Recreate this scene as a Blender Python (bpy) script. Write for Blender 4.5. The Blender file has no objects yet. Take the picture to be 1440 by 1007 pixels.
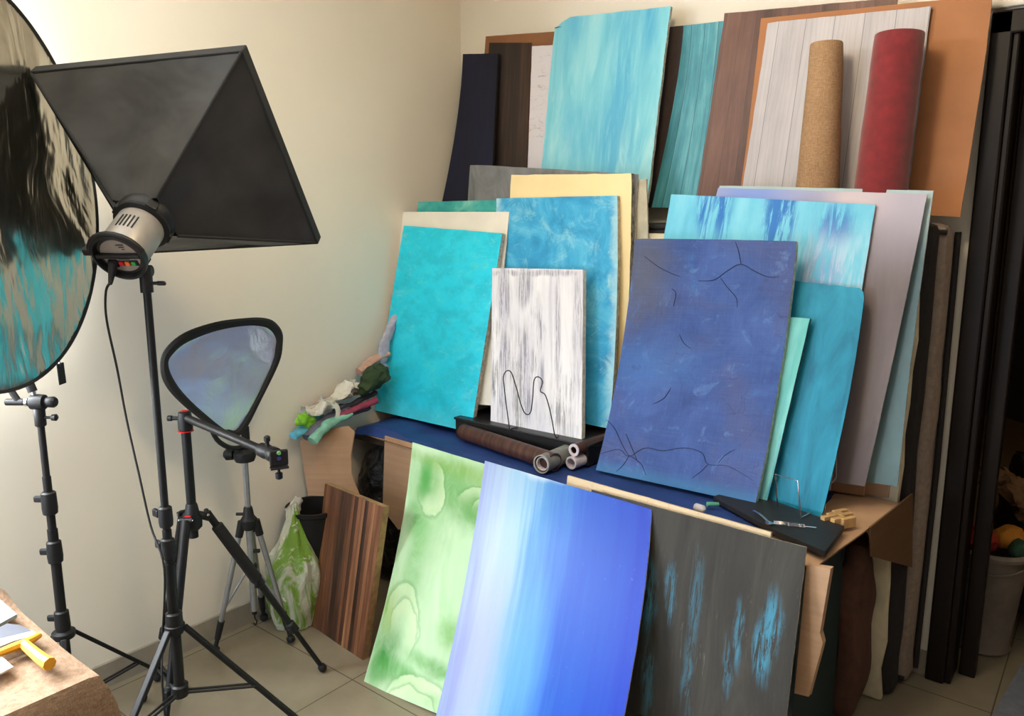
import bpy, bmesh, math, random
from mathutils import Vector, Matrix, noise, Euler
SC = bpy.context.scene
COL = SC.collection
PI = math.pi

# ------------------------------------------------------------------ camera
CAMH = 1.6; PITCH = math.radians(10); AZ = math.radians(38.7); FPX = 1080.0
cd = bpy.data.cameras.new('camera'); cam = bpy.data.objects.new('camera', cd); COL.objects.link(cam)
cam.location = (0, 0, CAMH); cam.rotation_euler = (PI/2 - PITCH, 0, AZ)
cd.sensor_width = 36; cd.lens = FPX/1440*36; cd.clip_start = .02
SC.camera = cam
_s, _c = math.sin(AZ), math.cos(AZ)
_fw = Vector((-_s, _c, 0)); _R = Vector((_c, _s, 0)); _up = Vector((0, 0, 1))
_F = _fw*math.cos(PITCH) - _up*math.sin(PITCH); _U = _fw*math.sin(PITCH) + _up*math.cos(PITCH)
C0 = Vector((0, 0, CAMH))
def ray(px, py): return _F + _R*((px-720)/FPX) - _U*((py-503.5)/FPX)
def atz(px, py, z): d = ray(px, py); return C0 + d*((z-CAMH)/d.z)
def aty(px, py, y): d = ray(px, py); return C0 + d*(y/d.y)
def atx(px, py, x): d = ray(px, py); return C0 + d*(x/d.x)
def atp(px, py, p, n): d = ray(px, py); return C0 + d*((Vector(p)-C0).dot(n)/d.dot(n))

# ------------------------------------------------------------------ materials
def lin(c):
    if len(c) == 3 and max(c) > 1.001: c = [v/255 for v in c]
    return tuple((v/12.92 if v <= .04045 else ((v+.055)/1.055)**2.4) for v in c[:3]) + (1,)
class G:
    def __init__(s, name, sheet=False):
        s.sheet = sheet
        s.m = bpy.data.materials.new(name); s.m.use_nodes = True
        s.t = s.m.node_tree; s.n = s.t.nodes; s.l = s.t.links
        s.b = s.n['Principled BSDF']; s._obj = None
    def N(s, ty, **k):
        n = s.n.new(ty)
        for a, v in k.items(): setattr(n, a, v)
        return n
    def put(s, sock, v):
        if isinstance(v, bpy.types.NodeSocket): s.l.new(v, sock)
        elif isinstance(v, (tuple, list)) and sock.type == 'RGBA': sock.default_value = lin(v)
        else: sock.default_value = v
    def obj(s):
        if not s._obj:
            if s.sheet: s._obj = s.N('ShaderNodeAttribute', attribute_name='sheet').outputs['Vector']   # x across, z up the board, metres
            else: s._obj = s.N('ShaderNodeTexCoord').outputs['Object']
        return s._obj
    def map(s, sc=(1, 1, 1), loc=(0, 0, 0), rot=(0, 0, 0), v=None):
        n = s.N('ShaderNodeMapping'); s.l.new(v or s.obj(), n.inputs[0])
        n.inputs['Location'].default_value = loc; n.inputs['Rotation'].default_value = rot; n.inputs['Scale'].default_value = sc
        return n.outputs[0]
    def noise(s, sc=(1, 1, 1), scale=1.0, detail=6, rough=.6, dist=0, loc=(0, 0, 0), rot=(0, 0, 0), color=False, v=None):
        n = s.N('ShaderNodeTexNoise'); s.l.new(s.map(sc, loc, rot, v), n.inputs['Vector'])
        n.inputs['Scale'].default_value = scale; n.inputs['Detail'].default_value = detail
        n.inputs['Roughness'].default_value = rough; n.inputs['Distortion'].default_value = dist
        return n.outputs['Color' if color else 'Fac']
    def ramp(s, f, stops, interp='LINEAR'):
        n = s.N('ShaderNodeValToRGB'); s.l.new(f, n.inputs[0]); r = n.color_ramp; r.interpolation = interp
        while len(r.elements) < len(stops): r.elements.new(.5)
        for e, (p, c) in zip(r.elements, stops):
            e.position = p; e.color = lin(c) if isinstance(c, (tuple, list)) else (c, c, c, 1)
        return n.outputs[0]
    def mix(s, f, a, b, mode='MIX'):
        n = s.N('ShaderNodeMix', data_type='RGBA', blend_type=mode)
        s.put(n.inputs[0], f); s.put(n.inputs[6], a); s.put(n.inputs[7], b); return n.outputs[2]
    def mth(s, op, a, b=0.0, c=0.0, clamp=False):
        n = s.N('ShaderNodeMath', operation=op, use_clamp=clamp); s.put(n.inputs[0], a); s.put(n.inputs[1], b); s.put(n.inputs[2], c)
        return n.outputs[0]
    def rng(s, v, a, b, c=0.0, d=1.0, smooth=True):
        n = s.N('ShaderNodeMapRange', interpolation_type='SMOOTHSTEP' if smooth else 'LINEAR')
        s.put(n.inputs[0], v)
        for i, x in enumerate((a, b, c, d)): n.inputs[i+1].default_value = x
        return n.outputs[0]
    def xyz(s, v=None):
        n = s.N('ShaderNodeSeparateXYZ'); s.l.new(v or s.obj(), n.inputs[0]); return n.outputs
    def warp(s, amt=.05, scale=6, sc=(1, 1, 1), loc=(0, 0, 0)):
        c = s.noise(sc=sc, scale=scale, detail=3, color=True, loc=loc)
        a = s.N('ShaderNodeVectorMath', operation='SUBTRACT'); s.l.new(c, a.inputs[0]); a.inputs[1].default_value = (.5, .5, .5)
        b = s.N('ShaderNodeVectorMath', operation='SCALE'); s.l.new(a.outputs[0], b.inputs[0]); b.inputs['Scale'].default_value = amt
        d = s.N('ShaderNodeVectorMath', operation='ADD'); s.l.new(s.obj(), d.inputs[0]); s.l.new(b.outputs[0], d.inputs[1])
        return d.outputs[0]
    def spot(s, cx, cz, rx, rz, soft=.5, v=None, rot=0):
        """elliptical dab of paint in the board's own plane"""
        a = s.N('ShaderNodeVectorMath', operation='SUBTRACT'); s.l.new(v or s.obj(), a.inputs[0]); a.inputs[1].default_value = (cx, 0, cz)
        o = a.outputs[0]
        if rot:
            r = s.N('ShaderNodeMapping'); s.l.new(o, r.inputs[0]); r.inputs['Rotation'].default_value = (0, rot, 0); o = r.outputs[0]
        b = s.N('ShaderNodeVectorMath', operation='MULTIPLY'); s.l.new(o, b.inputs[0]); b.inputs[1].default_value = (1/rx, 0, 1/rz)
        l = s.N('ShaderNodeVectorMath', operation='LENGTH'); s.l.new(b.outputs[0], l.inputs[0])
        return s.rng(l.outputs['Value'], 1+soft, max(0, 1-soft), 0, 1), l.outputs['Value']
    def bump(s, f, strength=.3, dist=.01):
        n = s.N('ShaderNodeBump'); n.inputs['Strength'].default_value = strength; n.inputs['Distance'].default_value = dist
        s.l.new(f, n.inputs['Height']); s.l.new(n.outputs[0], s.b.inputs['Normal'])
    def done(s, col, rough=.5, metal=0.0, spec=.5, **k):
        s.put(s.b.inputs['Base Color'], col); s.put(s.b.inputs['Roughness'], rough); s.put(s.b.inputs['Metallic'], metal)
        s.b.inputs['Specular IOR Level'].default_value = spec
        for a, v in k.items(): s.put(s.b.inputs[a.replace('_', ' ')], v)
        return s.m
def flat(name, c, rough=.5, metal=0.0, var=.12, vs=30, bump=.0, spec=.5, **k):
    g = G(name); n = g.noise(scale=vs, detail=4)
    d = tuple(v*(1-var) for v in c); e = tuple(min(255, v*(1+var*.6)) for v in c)
    col = g.ramp(n, [(.3, d), (.7, e)])
    if bump: g.bump(n, bump, .003)
    return g.done(col, rough, metal, spec, **k)

# ------------------------------------------------------------------ mesh helpers
def tag(o, label=None, cat=None, group=None, kind=None):
    if label: o['label'] = label
    if cat: o['category'] = cat
    if group: o['group'] = group
    if kind: o['kind'] = kind
    return o
def empty(name, loc, label, cat, group=None):
    o = bpy.data.objects.new(name, None); COL.objects.link(o); o.location = loc; o.empty_display_size = .05
    return tag(o, label, cat, group)
def frame(d):
    d = Vector(d).normalized(); a = Vector((0, 0, 1)) if abs(d.z) < .9 else Vector((1, 0, 0))
    x = a.cross(d).normalized(); y = d.cross(x); return x, y, d
def sharpen(bm, ang=.65):
    bm.normal_update()
    for e in bm.edges:
        if len(e.link_faces) == 2 and e.calc_face_angle(0) > ang: e.smooth = False
class MB:
    def __init__(s): s.bm = bmesh.new()
    def box(s, c, size, rot=(0, 0, 0), ax=None, bev=0):
        r = Euler(rot).to_matrix() if ax is None else Matrix(ax).transposed()
        vs = []
        for dx in (-.5, .5):
            for dy in (-.5, .5):
                for dz in (-.5, .5):
                    vs.append(s.bm.verts.new(Vector(c) + r @ Vector((dx*size[0], dy*size[1], dz*size[2]))))
        fs = [s.bm.faces.new([vs[i] for i in f]) for f in ((0, 1, 3, 2), (4, 6, 7, 5), (0, 4, 5, 1), (2, 3, 7, 6), (0, 2, 6, 4), (1, 5, 7, 3))]
        if bev:
            es = list({e for f in fs for e in f.edges}); bmesh.ops.bevel(s.bm, geom=es, offset=bev, segments=2, affect='EDGES', profile=.5)
        return s
    def rings(s, rings, closed=True, cap=True, loop=False):
        R = [[s.bm.verts.new(p) for p in r] for r in rings]; n = len(R[0])
        rng = range(len(R) if loop else len(R)-1)
        for i in rng:
            a, b = R[i], R[(i+1) % len(R)]
            for j in range(n if closed else n-1):
                f = s.bm.faces.new((a[j], a[(j+1) % n], b[(j+1) % n], b[j])); f.smooth = True
        if cap and not loop:
            try: s.bm.faces.new(R[0][::-1]); s.bm.faces.new(R[-1])
            except Exception: pass
        return s
    def tube(s, p0, p1, r0, r1=None, seg=14, cap=True):
        r1 = r0 if r1 is None else r1; p0, p1 = Vector(p0), Vector(p1); x, y, d = frame(p1-p0)
        return s.rings([[p + (x*math.cos(2*PI*k/seg) + y*math.sin(2*PI*k/seg))*r for k in range(seg)] for p, r in ((p0, r0), (p1, r1))], cap=cap)
    def lathe(s, prof, o=(0, 0, 0), d=(0, 0, 1), seg=24, cap=True):
        o = Vector(o); x, y, d = frame(d)
        return s.rings([[o + d*h + (x*math.cos(2*PI*k/seg) + y*math.sin(2*PI*k/seg))*max(r, .0002) for k in range(seg)] for r, h in prof], cap=cap)
    def path(s, pts, r, seg=8, loop=False, sub=0, rf=None, flat=1.0):
        pts = [Vector(p) for p in pts]
        if sub:
            n = len(pts); out = []
            m = n if loop else n-1
            for i in range(m):
                if loop: a, b, c, d = pts[(i-1) % n], pts[i], pts[(i+1) % n], pts[(i+2) % n]
                else: a, b, c, d = pts[max(i-1, 0)], pts[i], pts[i+1], pts[min(i+2, n-1)]
                for k in range(sub):
                    t = k/sub
                    out.append(.5*((2*b) + (c-a)*t + (2*a-5*b+4*c-d)*t*t + (3*b-a-3*c+d)*t**3))
            if not loop: out.append(pts[-1])
            pts = out
        n = len(pts); rings = []; px = None
        for i in range(n):
            t = (pts[(i+1) % n]-pts[i-1]) if loop else (pts[min(i+1, n-1)]-pts[max(i-1, 0)])
            t.normalize()
            if px is None: px = frame(t)[0]
            px = (px - t*px.dot(t)).normalized(); py = t.cross(px)
            rr = r if rf is None else r*rf(i/(n-1))
            rings.append([pts[i] + px*math.cos(2*PI*k/seg)*rr + py*math.sin(2*PI*k/seg)*rr*flat for k in range(seg)])
        return s.rings(rings, loop=loop)
    def build(s, name, mat, parent=None, smooth=None, loc=None):
        bmesh.ops.recalc_face_normals(s.bm, faces=s.bm.faces)
        me = bpy.data.meshes.new(name)
        off = Vector(parent.location) if parent is not None and loc is None else Vector(loc or (0, 0, 0))
        if parent is not None and parent.parent is not None: off = off + parent.parent.location if parent.type != 'MESH' else off
        if off.length: bmesh.ops.translate(s.bm, verts=s.bm.verts, vec=-off)
        sharpen(s.bm); s.bm.to_mesh(me); s.bm.free()
        o = bpy.data.objects.new(name, me); COL.objects.link(o)
        for m in (mat if isinstance(mat, (list, tuple)) else [mat]): me.materials.append(m)
        if parent is not None: o.parent = parent
        if loc is not None and parent is None: o.location = loc
        if smooth is not None:
            for p in me.polygons: p.use_smooth = smooth
        return o
def part(mb, name, mat, root, owner=None, **k):
    """mesh in world coordinates -> part of root (or sub-part of owner, which sits at root's origin)"""
    bm = mb.bm; bmesh.ops.recalc_face_normals(bm, faces=bm.faces)
    bmesh.ops.translate(bm, verts=bm.verts, vec=-Vector(root.location))
    me = bpy.data.meshes.new(name); sharpen(bm); bm.to_mesh(me); bm.free()
    for m in (mat if isinstance(mat, (list, tuple)) else [mat]): me.materials.append(m)
    o = bpy.data.objects.new(name, me); COL.objects.link(o); o.parent = owner or root
    if 'label' in k: o['label'] = k['label']
    return o
def nz(p, sc, seed=0): return noise.noise(Vector(p)*sc + Vector((seed*7.3, seed*3.1, seed*1.7)))
def blob(c, r, seed=0, amp=.25, fr=6, sub=4, rot=(0, 0, 0), crease=0, zmin=None, xmin=None):
    m = MB(); bmesh.ops.create_icosphere(m.bm, subdivisions=sub, radius=1)
    R = Euler(rot).to_matrix(); mr = sum(r)/3
    for v in m.bm.verts:
        n = v.co.normalized(); q = Vector((n.x*r[0], n.y*r[1], n.z*r[2]))
        d = amp*nz(q, fr, seed) + amp*.5*nz(q, fr*2.3, seed+3)
        if crease: d -= crease*abs(nz(q, fr*1.6, seed+5))
        q = q*(1+d)
        v.co = R @ q + Vector(c)
        if zmin is not None and v.co.z < zmin: v.co.z = zmin
        if xmin is not None and v.co.x < xmin: v.co.x = xmin
    for f in m.bm.faces: f.smooth = True
    return m
def clothroll(pts, r, seed=0, flat=.6, seg=20, amp=.18):
    m = MB(); m.path(pts, r, seg=seg, sub=8, flat=flat)
    for v in m.bm.verts:
        d = Vector((nz(v.co, 18, seed), nz(v.co, 18, seed+2), nz(v.co, 18, seed+4)))*r*amp*2 + Vector((nz(v.co, 50, seed), nz(v.co, 50, seed+2), nz(v.co, 50, seed+4)))*r*amp
        v.co += d
    return m

# board: rectangular-ish sheet with thickness, standing on a leaning plane
def board(name, mat, plane, px, t, label, cat, edge=None, mids=None, sag=0.0, group=None, ragged=.0012, parent=None, nu=14, nv=22, corner=None, rc=0):
    x0, y0, z0, yaw, lean = plane
    X = Vector((math.cos(yaw), math.sin(yaw), 0)); N = Vector((math.sin(yaw), -math.cos(yaw), 0))
    Y = Vector((0, 0, math.cos(lean))) - N*math.sin(lean); Nn = N*math.cos(lean) + Vector((0, 0, math.sin(lean)))
    O = Vector((x0, y0, z0))
    def uv(p, s=0.0):
        q = atp(p[0], p[1], O - Nn*s, Nn) - O; return Vector((q.dot(X), 0, q.dot(Y)))
    TL, TR, BR, BL = [uv(p) for p in px]
    zmin = min(BL.z, BR.z)
    ml = uv(mids[0], sag) if mids and mids[0] else (TL+BL)/2; mr = uv(mids[1], sag) if mids and mids[1] else (TR+BR)/2
    m = MB(); gv = {}; at = {}; W_ = ((TR-TL).length+(BR-BL).length)/2; H_ = ((TL-BL).length+(TR-BR).length)/2
    sd = sum(map(ord, name+label)) % 97
    for i in range(nu+1):
        u = i/nu
        for j in range(nv+1):
            v = j/nv
            L = BL*(1-v)*(1-2*v) + ml*4*v*(1-v) + TL*v*(2*v-1)
            Rr = BR*(1-v)*(1-2*v) + mr*4*v*(1-v) + TR*v*(2*v-1)
            p = L*(1-u) + Rr*u
            if i in (0, nu): p.x += ragged*(nz((0, sd, v*4+i), 3, sd)*.8+nz((0, sd, v*40+i), 3, sd)*.7)
            if j in (0, nv): p.z += ragged*(nz((u*4, sd, j), 3, sd)*.8+nz((u*40, sd, j), 3, sd)*.7)*(1 if j else 0)
            if rc and j == nv and i == nu: p.z -= rc; p.x -= rc*.5
            if corner and j == nv and i < 2: p.z -= corner*(1 if i == 0 else .35)
            off = sag*4*v*(1-v)
            gv[i, j, 0] = m.bm.verts.new((p.x, off, p.z)); gv[i, j, 1] = m.bm.verts.new((p.x, off+t, p.z))
            at[i, j, 0] = ((u-.5)*W_, 0, v*H_); at[i, j, 1] = ((u-.5)*W_, t, v*H_)
    def f(*k, mi=0, sm=True):
        q = m.bm.faces.new([gv[a] for a in k]); q.material_index = mi; q.smooth = sm
    for i in range(nu):
        for j in range(nv):
            f((i, j, 0), (i+1, j, 0), (i+1, j+1, 0), (i, j+1, 0)); f((i, j, 1), (i, j+1, 1), (i+1, j+1, 1), (i+1, j, 1), mi=1)
    for j in range(nv):
        f((0, j, 0), (0, j+1, 0), (0, j+1, 1), (0, j, 1), mi=1, sm=False); f((nu, j, 0), (nu, j, 1), (nu, j+1, 1), (nu, j+1, 0), mi=1, sm=False)
    for i in range(nu):
        f((i, 0, 0), (i, 0, 1), (i+1, 0, 1), (i+1, 0, 0), mi=1, sm=False); f((i, nv, 0), (i+1, nv, 0), (i+1, nv, 1), (i, nv, 1), mi=1, sm=False)
    me = bpy.data.meshes.new(name); sharpen(m.bm); m.bm.verts.index_update(); order = sorted(gv, key=lambda k: gv[k].index)
    m.bm.to_mesh(me); m.bm.free()
    a_ = me.attributes.new('sheet', 'FLOAT_VECTOR', 'POINT'); a_.data.foreach_set('vector', [c for k in order for c in at[k]])
    me.materials.append(mat); me.materials.append(edge or M_EDGE)
    o = bpy.data.objects.new(name, me); COL.objects.link(o)
    R = Matrix((X, -Nn, Y)).transposed()   # local x, y(back), z(up)
    mw = R.to_4x4(); mw.translation = O; o.matrix_world = mw
    tag(o, label, cat, group)
    o['_'] = 0; del o['_']
    return o
def uvon(o, px, py, lift=.0008):
    """point on the board's front face, in its local frame"""
    mw = o.matrix_basis; n = -(mw.to_3x3() @ Vector((0, 1, 0)))
    w = atp(px, py, mw.translation, n); q = mw.inverted() @ w; q.y = -lift; return q

# ------------------------------------------------------------------ plain materials
M_EDGE = flat('grey_board_edge', (182, 178, 168), .85, var=.25, vs=60, bump=.3)
M_EDGEW = flat('white_board_edge', (205, 203, 198), .8, var=.12, vs=60)
M_EDGEB = flat('brown_board_edge', (110, 72, 44), .8, var=.25, vs=50)
M_BLACK = flat('black_metal', (17, 17, 19), .48, .0, var=.1, spec=.35)
M_RUB = flat('black_rubber', (20, 20, 21), .75, var=.15)
M_PLAS = flat('black_plastic', (22, 22, 24), .5, var=.1, spec=.35)
M_CHROME = flat('chrome', (200, 200, 205), .18, 1.0, var=.05)
M_ALU = flat('brushed_aluminium', (165, 168, 175), .35, .85, var=.06)
M_RED = flat('red_anodised', (190, 30, 32), .35, .3)
M_FOAM = flat('foam_grip', (24, 24, 25), .9, bump=.3)

def wall_mat(name, c):
    g = G(name); n = g.noise(scale=1.3, detail=5, rough=.55); n2 = g.noise(scale=160, detail=2)
    col = g.ramp(n, [(.25, tuple(v*.96 for v in c)), (.75, c)]); sm = g.noise(scale=5, detail=8, rough=.7, loc=(3, 1, 2))
    col = g.mix(g.rng(sm, .66, .74, 0, .18), col, (165, 150, 125)); g.bump(n2, .08, .002)
    return g.done(col, .55, spec=.35)
M_WALL = wall_mat('cream_wall_paint', (232, 225, 212)); M_WALLR = wall_mat('low_bounce_wall', (96, 84, 74))  # unseen right and rear walls coloured dark to cut bounced fill
M_WALLD = wall_mat('hall_wall_paint', (178, 150, 105))
M_SKIRT = flat('grey_skirting_tile', (150, 142, 130), .35, var=.06, vs=12)
g = G('floor_tiles')
bt = g.N('ShaderNodeTexBrick', offset=0.0, squash=1.0); g.l.new(g.map(loc=(2.0-.001, -1.587-.001, 0)), bt.inputs[0])
bt.inputs['Scale'].default_value = 1; bt.inputs['Brick Width'].default_value = .6; bt.inputs['Row Height'].default_value = .6
bt.inputs['Mortar Size'].default_value = .0022; bt.inputs['Mortar Smooth'].default_value = .1; bt.inputs['Bias'].default_value = 0
n = g.noise(scale=2.5, detail=7, rough=.65); n2 = g.noise(scale=40, detail=3)
c1 = g.ramp(n, [(.3, (118, 109, 92)), (.7, (136, 127, 110))])
c1 = g.mix(g.rng(n2, .6, .8, 0, .15), c1, (112, 100, 82))
col = g.mix(bt.outputs['Fac'], c1, (84, 76, 64))
M_FLOOR = g.done(col, g.mth('MULTIPLY_ADD', n, .12, .12), spec=.5)

def burlap(name, a, b, sc=520):
    g = G(name); w1 = g.noise(sc=(sc, sc, sc*.12), scale=1, detail=2); w2 = g.noise(sc=(sc*.12, sc*.12, sc), scale=1, detail=2)
    w = g.mth('MULTIPLY', w1, w2); big = g.noise(scale=8, detail=4)
    f = g.mth('ADD', g.mth('MULTIPLY', w, 1.6), g.mth('MULTIPLY', big, .35))
    g.bump(w, .5, .002); return g.done(g.ramp(f, [(.35, b), (.8, a)]), .95, spec=.15)
M_BURLAP = burlap('burlap', (150, 124, 102), (108, 86, 68)); M_BURLAP2 = burlap('brown_burlap', (172, 140, 108), (136, 106, 80))

def card(name, c=(190, 154, 124)):
    g = G(name); n = g.noise(sc=(3, 3, 60), scale=1, detail=4); n2 = g.noise(scale=5, detail=6)
    col = g.mix(g.rng(n2, .45, .75, 0, .5), g.ramp(n, [(.3, tuple(v*.93 for v in c)), (.7, c)]), tuple(v*.85 for v in c))
    g.bump(n, .15, .002); return g.done(col, .8, spec=.2)
M_CARD = card('cardboard'); M_CARDE = flat('cardboard_edge', (150, 112, 74), .9, var=.3, vs=120)

# ------------------------------------------------------------------ painted board materials
def strokes(name, stops, sx=18, sz=3, scale=1, detail=8, dist=.4, rough=.55, extra=None, bump=.25, loc=(0, 0, 0), spec=.35, fade=None):
    g = G(name, True); n = g.noise(sc=(sx, 1, sz), scale=scale, detail=detail, rough=.62, dist=dist, loc=loc)
    col = g.ramp(n, stops)
    if extra: col = extra(g, col, n)
    fine = g.noise(sc=(sx*5, 1, sz*4), scale=scale, detail=4); g.bump(fine, bump, .002)
    return g.done(col, rough, spec=spec)

def x_turq(g, col, n):
    z = g.xyz()[2]; x = g.xyz()[0]
    e = g.noise(sc=(9, 1, 14), scale=1.6, detail=9, rough=.8, rot=(0, .5, 0), dist=.6); e2 = g.noise(sc=(6, 1, 9), scale=1.2, detail=7, rough=.7, rot=(0, -.6, 0), loc=(4, 0, 2)); col = g.mix(g.rng(e2, .45, .62, 0, .5), col, (24, 176, 206)); col = g.mix(g.rng(e2, .44, .34, 0, .5), col, (84, 216, 228))
    col = g.mix(g.rng(z, .75, 1.0, 0, .45), col, (18, 176, 184))
    col = g.mix(g.rng(g.mth('ADD', e, g.mth('MULTIPLY', g.mth('ABSOLUTE', x), .25)), .56, .76, 0, .5), col, (140, 228, 236))
    edge = g.rng(z, .10, .0, 0, .35); return g.mix(edge, col, (95, 205, 215))
M_TURQ = strokes('turquoise_paint', [(.3, (22, 192, 222)), (.5, (30, 208, 238)), (.72, (52, 216, 242))], 4, 5, extra=x_turq, dist=1.0, rough=.5)
M_WHITE = flat('white_primed_board', (226, 222, 212), .6, var=.03, vs=8)
M_TEALBACK = strokes('sea_green_paint', [(.3, (38, 140, 140)), (.5, (60, 165, 160)), (.7, (120, 195, 185))], 8, 10, dist=.6)
def x_mott(g, col, n):
    e = g.noise(scale=9, detail=9, rough=.78, dist=.9, loc=(4, 0, 1)); f = g.noise(sc=(20, 1, 7), scale=1, detail=6, rough=.7, loc=(1, 2, 3))
    col = g.mix(g.rng(e, .50, .70, 0, .7), col, (150, 214, 230)); col = g.mix(g.rng(f, .60, .74, 0, .55), col, (40, 130, 190))
    edge = g.rng(g.mth('ADD', g.mth('ABSOLUTE', g.xyz()[0]), g.mth('MULTIPLY', e, .12)), .30, .35, 0, .6)
    return g.mix(edge, col, (190, 226, 232))
M_MOTT = strokes('mottled_sky_paint', [(.3, (34, 136, 190)), (.5, (58, 164, 214)), (.72, (96, 192, 228))], 6, 6, extra=x_mott, dist=1.5)
def x_ww(g, col, n):
    st = g.noise(sc=(30, 1, 1.4), scale=1, detail=7, rough=.7, dist=.4, loc=(2, 0, 5)); fi = g.noise(sc=(110, 1, 5), scale=1, detail=8, rough=.8, dist=.6)
    patch = g.noise(sc=(5, 1, 2.4), scale=1, detail=4, loc=(7, 0, 3)); v = g.warp(.06, 6, sc=(1, 1, .4)); sm = None
    for cx, cz, rx, rz, a in ((-.155, .52, .03, .12, 1), (-.155, .27, .03, .10, .9), (-.165, .10, .02, .12, .8), (-.06, .57, .035, .08, .8), (-.04, .30, .02, .10, .8), (-.04, .12, .02, .10, .9), (.02, .38, .012, .10, .9), (.03, .22, .015, .06, .9), (.11, .38, .012, .2, .8), (.0, .62, .2, .012, .8), (.2, .45, .02, .2, .5)):
        s, _ = g.spot(cx, cz, rx, rz, .6, v); s = g.mth('MULTIPLY', s, a); sm = s if sm is None else g.mth('MAXIMUM', sm, s)
    m = g.mth('MULTIPLY', g.mth('MAXIMUM', sm, g.mth('MULTIPLY', g.rng(patch, .46, .64), .75)), g.rng(fi, .47, .56)); col = g.mix(g.mth('MULTIPLY', m, .95), col, (70, 70, 88))
    return g.mix(g.mth('MULTIPLY', g.mth('MAXIMUM', sm, g.rng(st, .55, .66)), .38), col, (168, 168, 194))
M_WW = strokes('whitewashed_wood', [(.3, (208, 208, 222)), (.6, (236, 236, 242))], 14, 2, extra=x_ww, bump=.5, rough=.6)
def x_navy(g, col, n):
    a = g.noise(scale=3.2, detail=7, rough=.65, dist=.5, loc=(5, 0, 2)); b = g.noise(scale=5, detail=8, rough=.7, loc=(1, 0, 9))
    z = g.xyz()[2]
    col = g.mix(g.rng(a, .46, .64, 0, .6), col, (76, 84, 132)); col = g.mix(g.rng(b, .56, .70, 0, .6), col, (58, 112, 186))
    s1, _ = g.spot(-.24, .72, .10, .16, .8, g.warp(.12, 9)); col = g.mix(g.mth('MULTIPLY', s1, .75), col, (88, 88, 96))
    s2, _ = g.spot(-.16, .40, .16, .08, .8, g.warp(.1, 7)); col = g.mix(g.mth('MULTIPLY', s2, .5), col, (60, 110, 178))
    wv = g.mth('MULTIPLY', g.noise(sc=(6, 1, 220), scale=1, detail=3), g.noise(sc=(220, 1, 6), scale=1, detail=3)); col = g.mix(g.rng(wv, .2, .36, 0, .10), col, (104, 128, 184))
    bl = g.noise(scale=14, detail=7, rough=.75, dist=.8, loc=(9, 0, 4)); col = g.mix(g.rng(bl, .55, .7, 0, .5), col, (96, 134, 196)); col = g.mix(g.rng(bl, .42, .3, 0, .6), col, (50, 58, 112))
    lo = g.rng(z, .06, .0, 0, .6); col = g.mix(lo, col, (60, 130, 180))
    cr = g.N('ShaderNodeTexVoronoi', feature='DISTANCE_TO_EDGE'); g.l.new(g.map((9, 1, 9), v=g.warp(.1, 8)), cr.inputs['Vector']); cr.inputs['Scale'].default_value = 1
    m = g.mth('MULTIPLY', g.rng(cr.outputs[0], .016, .0), g.rng(a, .5, .62, 0, .4)); col = g.mix(m, col, (34, 50, 100))
    w = g.noise(scale=40, detail=3, rough=.8); return g.mix(g.rng(w, .74, .8, 0, .5), col, (150, 190, 225))
M_NAVY = strokes('cracked_blue_paint', [(.3, (40, 66, 128)), (.5, (52, 82, 150)), (.7, (68, 98, 168))], 5, 5, extra=x_navy, dist=.8, rough=.6, bump=.2)
M_TEAL = strokes('teal_paint', [(.28, (8, 96, 130)), (.5, (22, 136, 172)), (.72, (44, 158, 196))], 14, 3.5, dist=.6, rough=.5)
M_AQUA = strokes('pale_aqua_paint', [(.3, (90, 180, 180)), (.6, (130, 206, 208)), (.75, (60, 150, 175))], 16, 3, dist=.5)
def x_bs(g, col, n):
    v = g.warp(.05, 7); st = g.noise(sc=(48, 1, 5), scale=1, detail=7, rough=.7, dist=.5, loc=(3, 0, 1), rot=(0, .12, 0))
    z = g.xyz()[2]
    for cx, cz, rx, rz in ((-.21, .90, .03, .12), (-.15, .91, .035, .14), (.04, .90, .035, .2), (.06, .86, .04, .16), (.09, .92, .02, .10), (.22, .68, .06, .10), (.24, .86, .05, .06)):
        s1, _ = g.spot(cx, cz, rx, rz, .7, v, .12); col = g.mix(g.mth('MULTIPLY', s1, g.rng(st, .42, .54)), col, (44, 116, 196))
    s, _ = g.spot(.25, .70, .14, .12, .8, v); return g.mix(g.mth('MULTIPLY', s, g.rng(st, .4, .6, 0, .8)), col, (190, 214, 238))
M_BS = strokes('streaked_light_blue_paint', [(.3, (86, 176, 214)), (.5, (112, 198, 230)), (.75, (140, 212, 236))], 10, 2.5, extra=x_bs)
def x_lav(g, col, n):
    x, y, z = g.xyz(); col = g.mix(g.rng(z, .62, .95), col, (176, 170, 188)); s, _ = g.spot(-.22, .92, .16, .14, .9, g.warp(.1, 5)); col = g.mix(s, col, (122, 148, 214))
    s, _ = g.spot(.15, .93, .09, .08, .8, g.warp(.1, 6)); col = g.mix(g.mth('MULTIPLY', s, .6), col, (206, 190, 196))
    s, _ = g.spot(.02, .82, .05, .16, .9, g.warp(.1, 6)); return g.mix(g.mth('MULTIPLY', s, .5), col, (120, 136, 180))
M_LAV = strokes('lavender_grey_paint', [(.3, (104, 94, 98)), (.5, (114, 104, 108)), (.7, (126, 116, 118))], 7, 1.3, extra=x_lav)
M_PALE = strokes('pale_blue_grey_shaded', [(.3, (84, 108, 118)), (.6, (100, 126, 134)), (.75, (118, 142, 146))], 6, 3, extra=lambda g, c, n: g.mix(g.rng(g.xyz()[2], .7, .9), c, (170, 192, 198)))  # lower part darkened in the colour to hold the shade there
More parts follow.
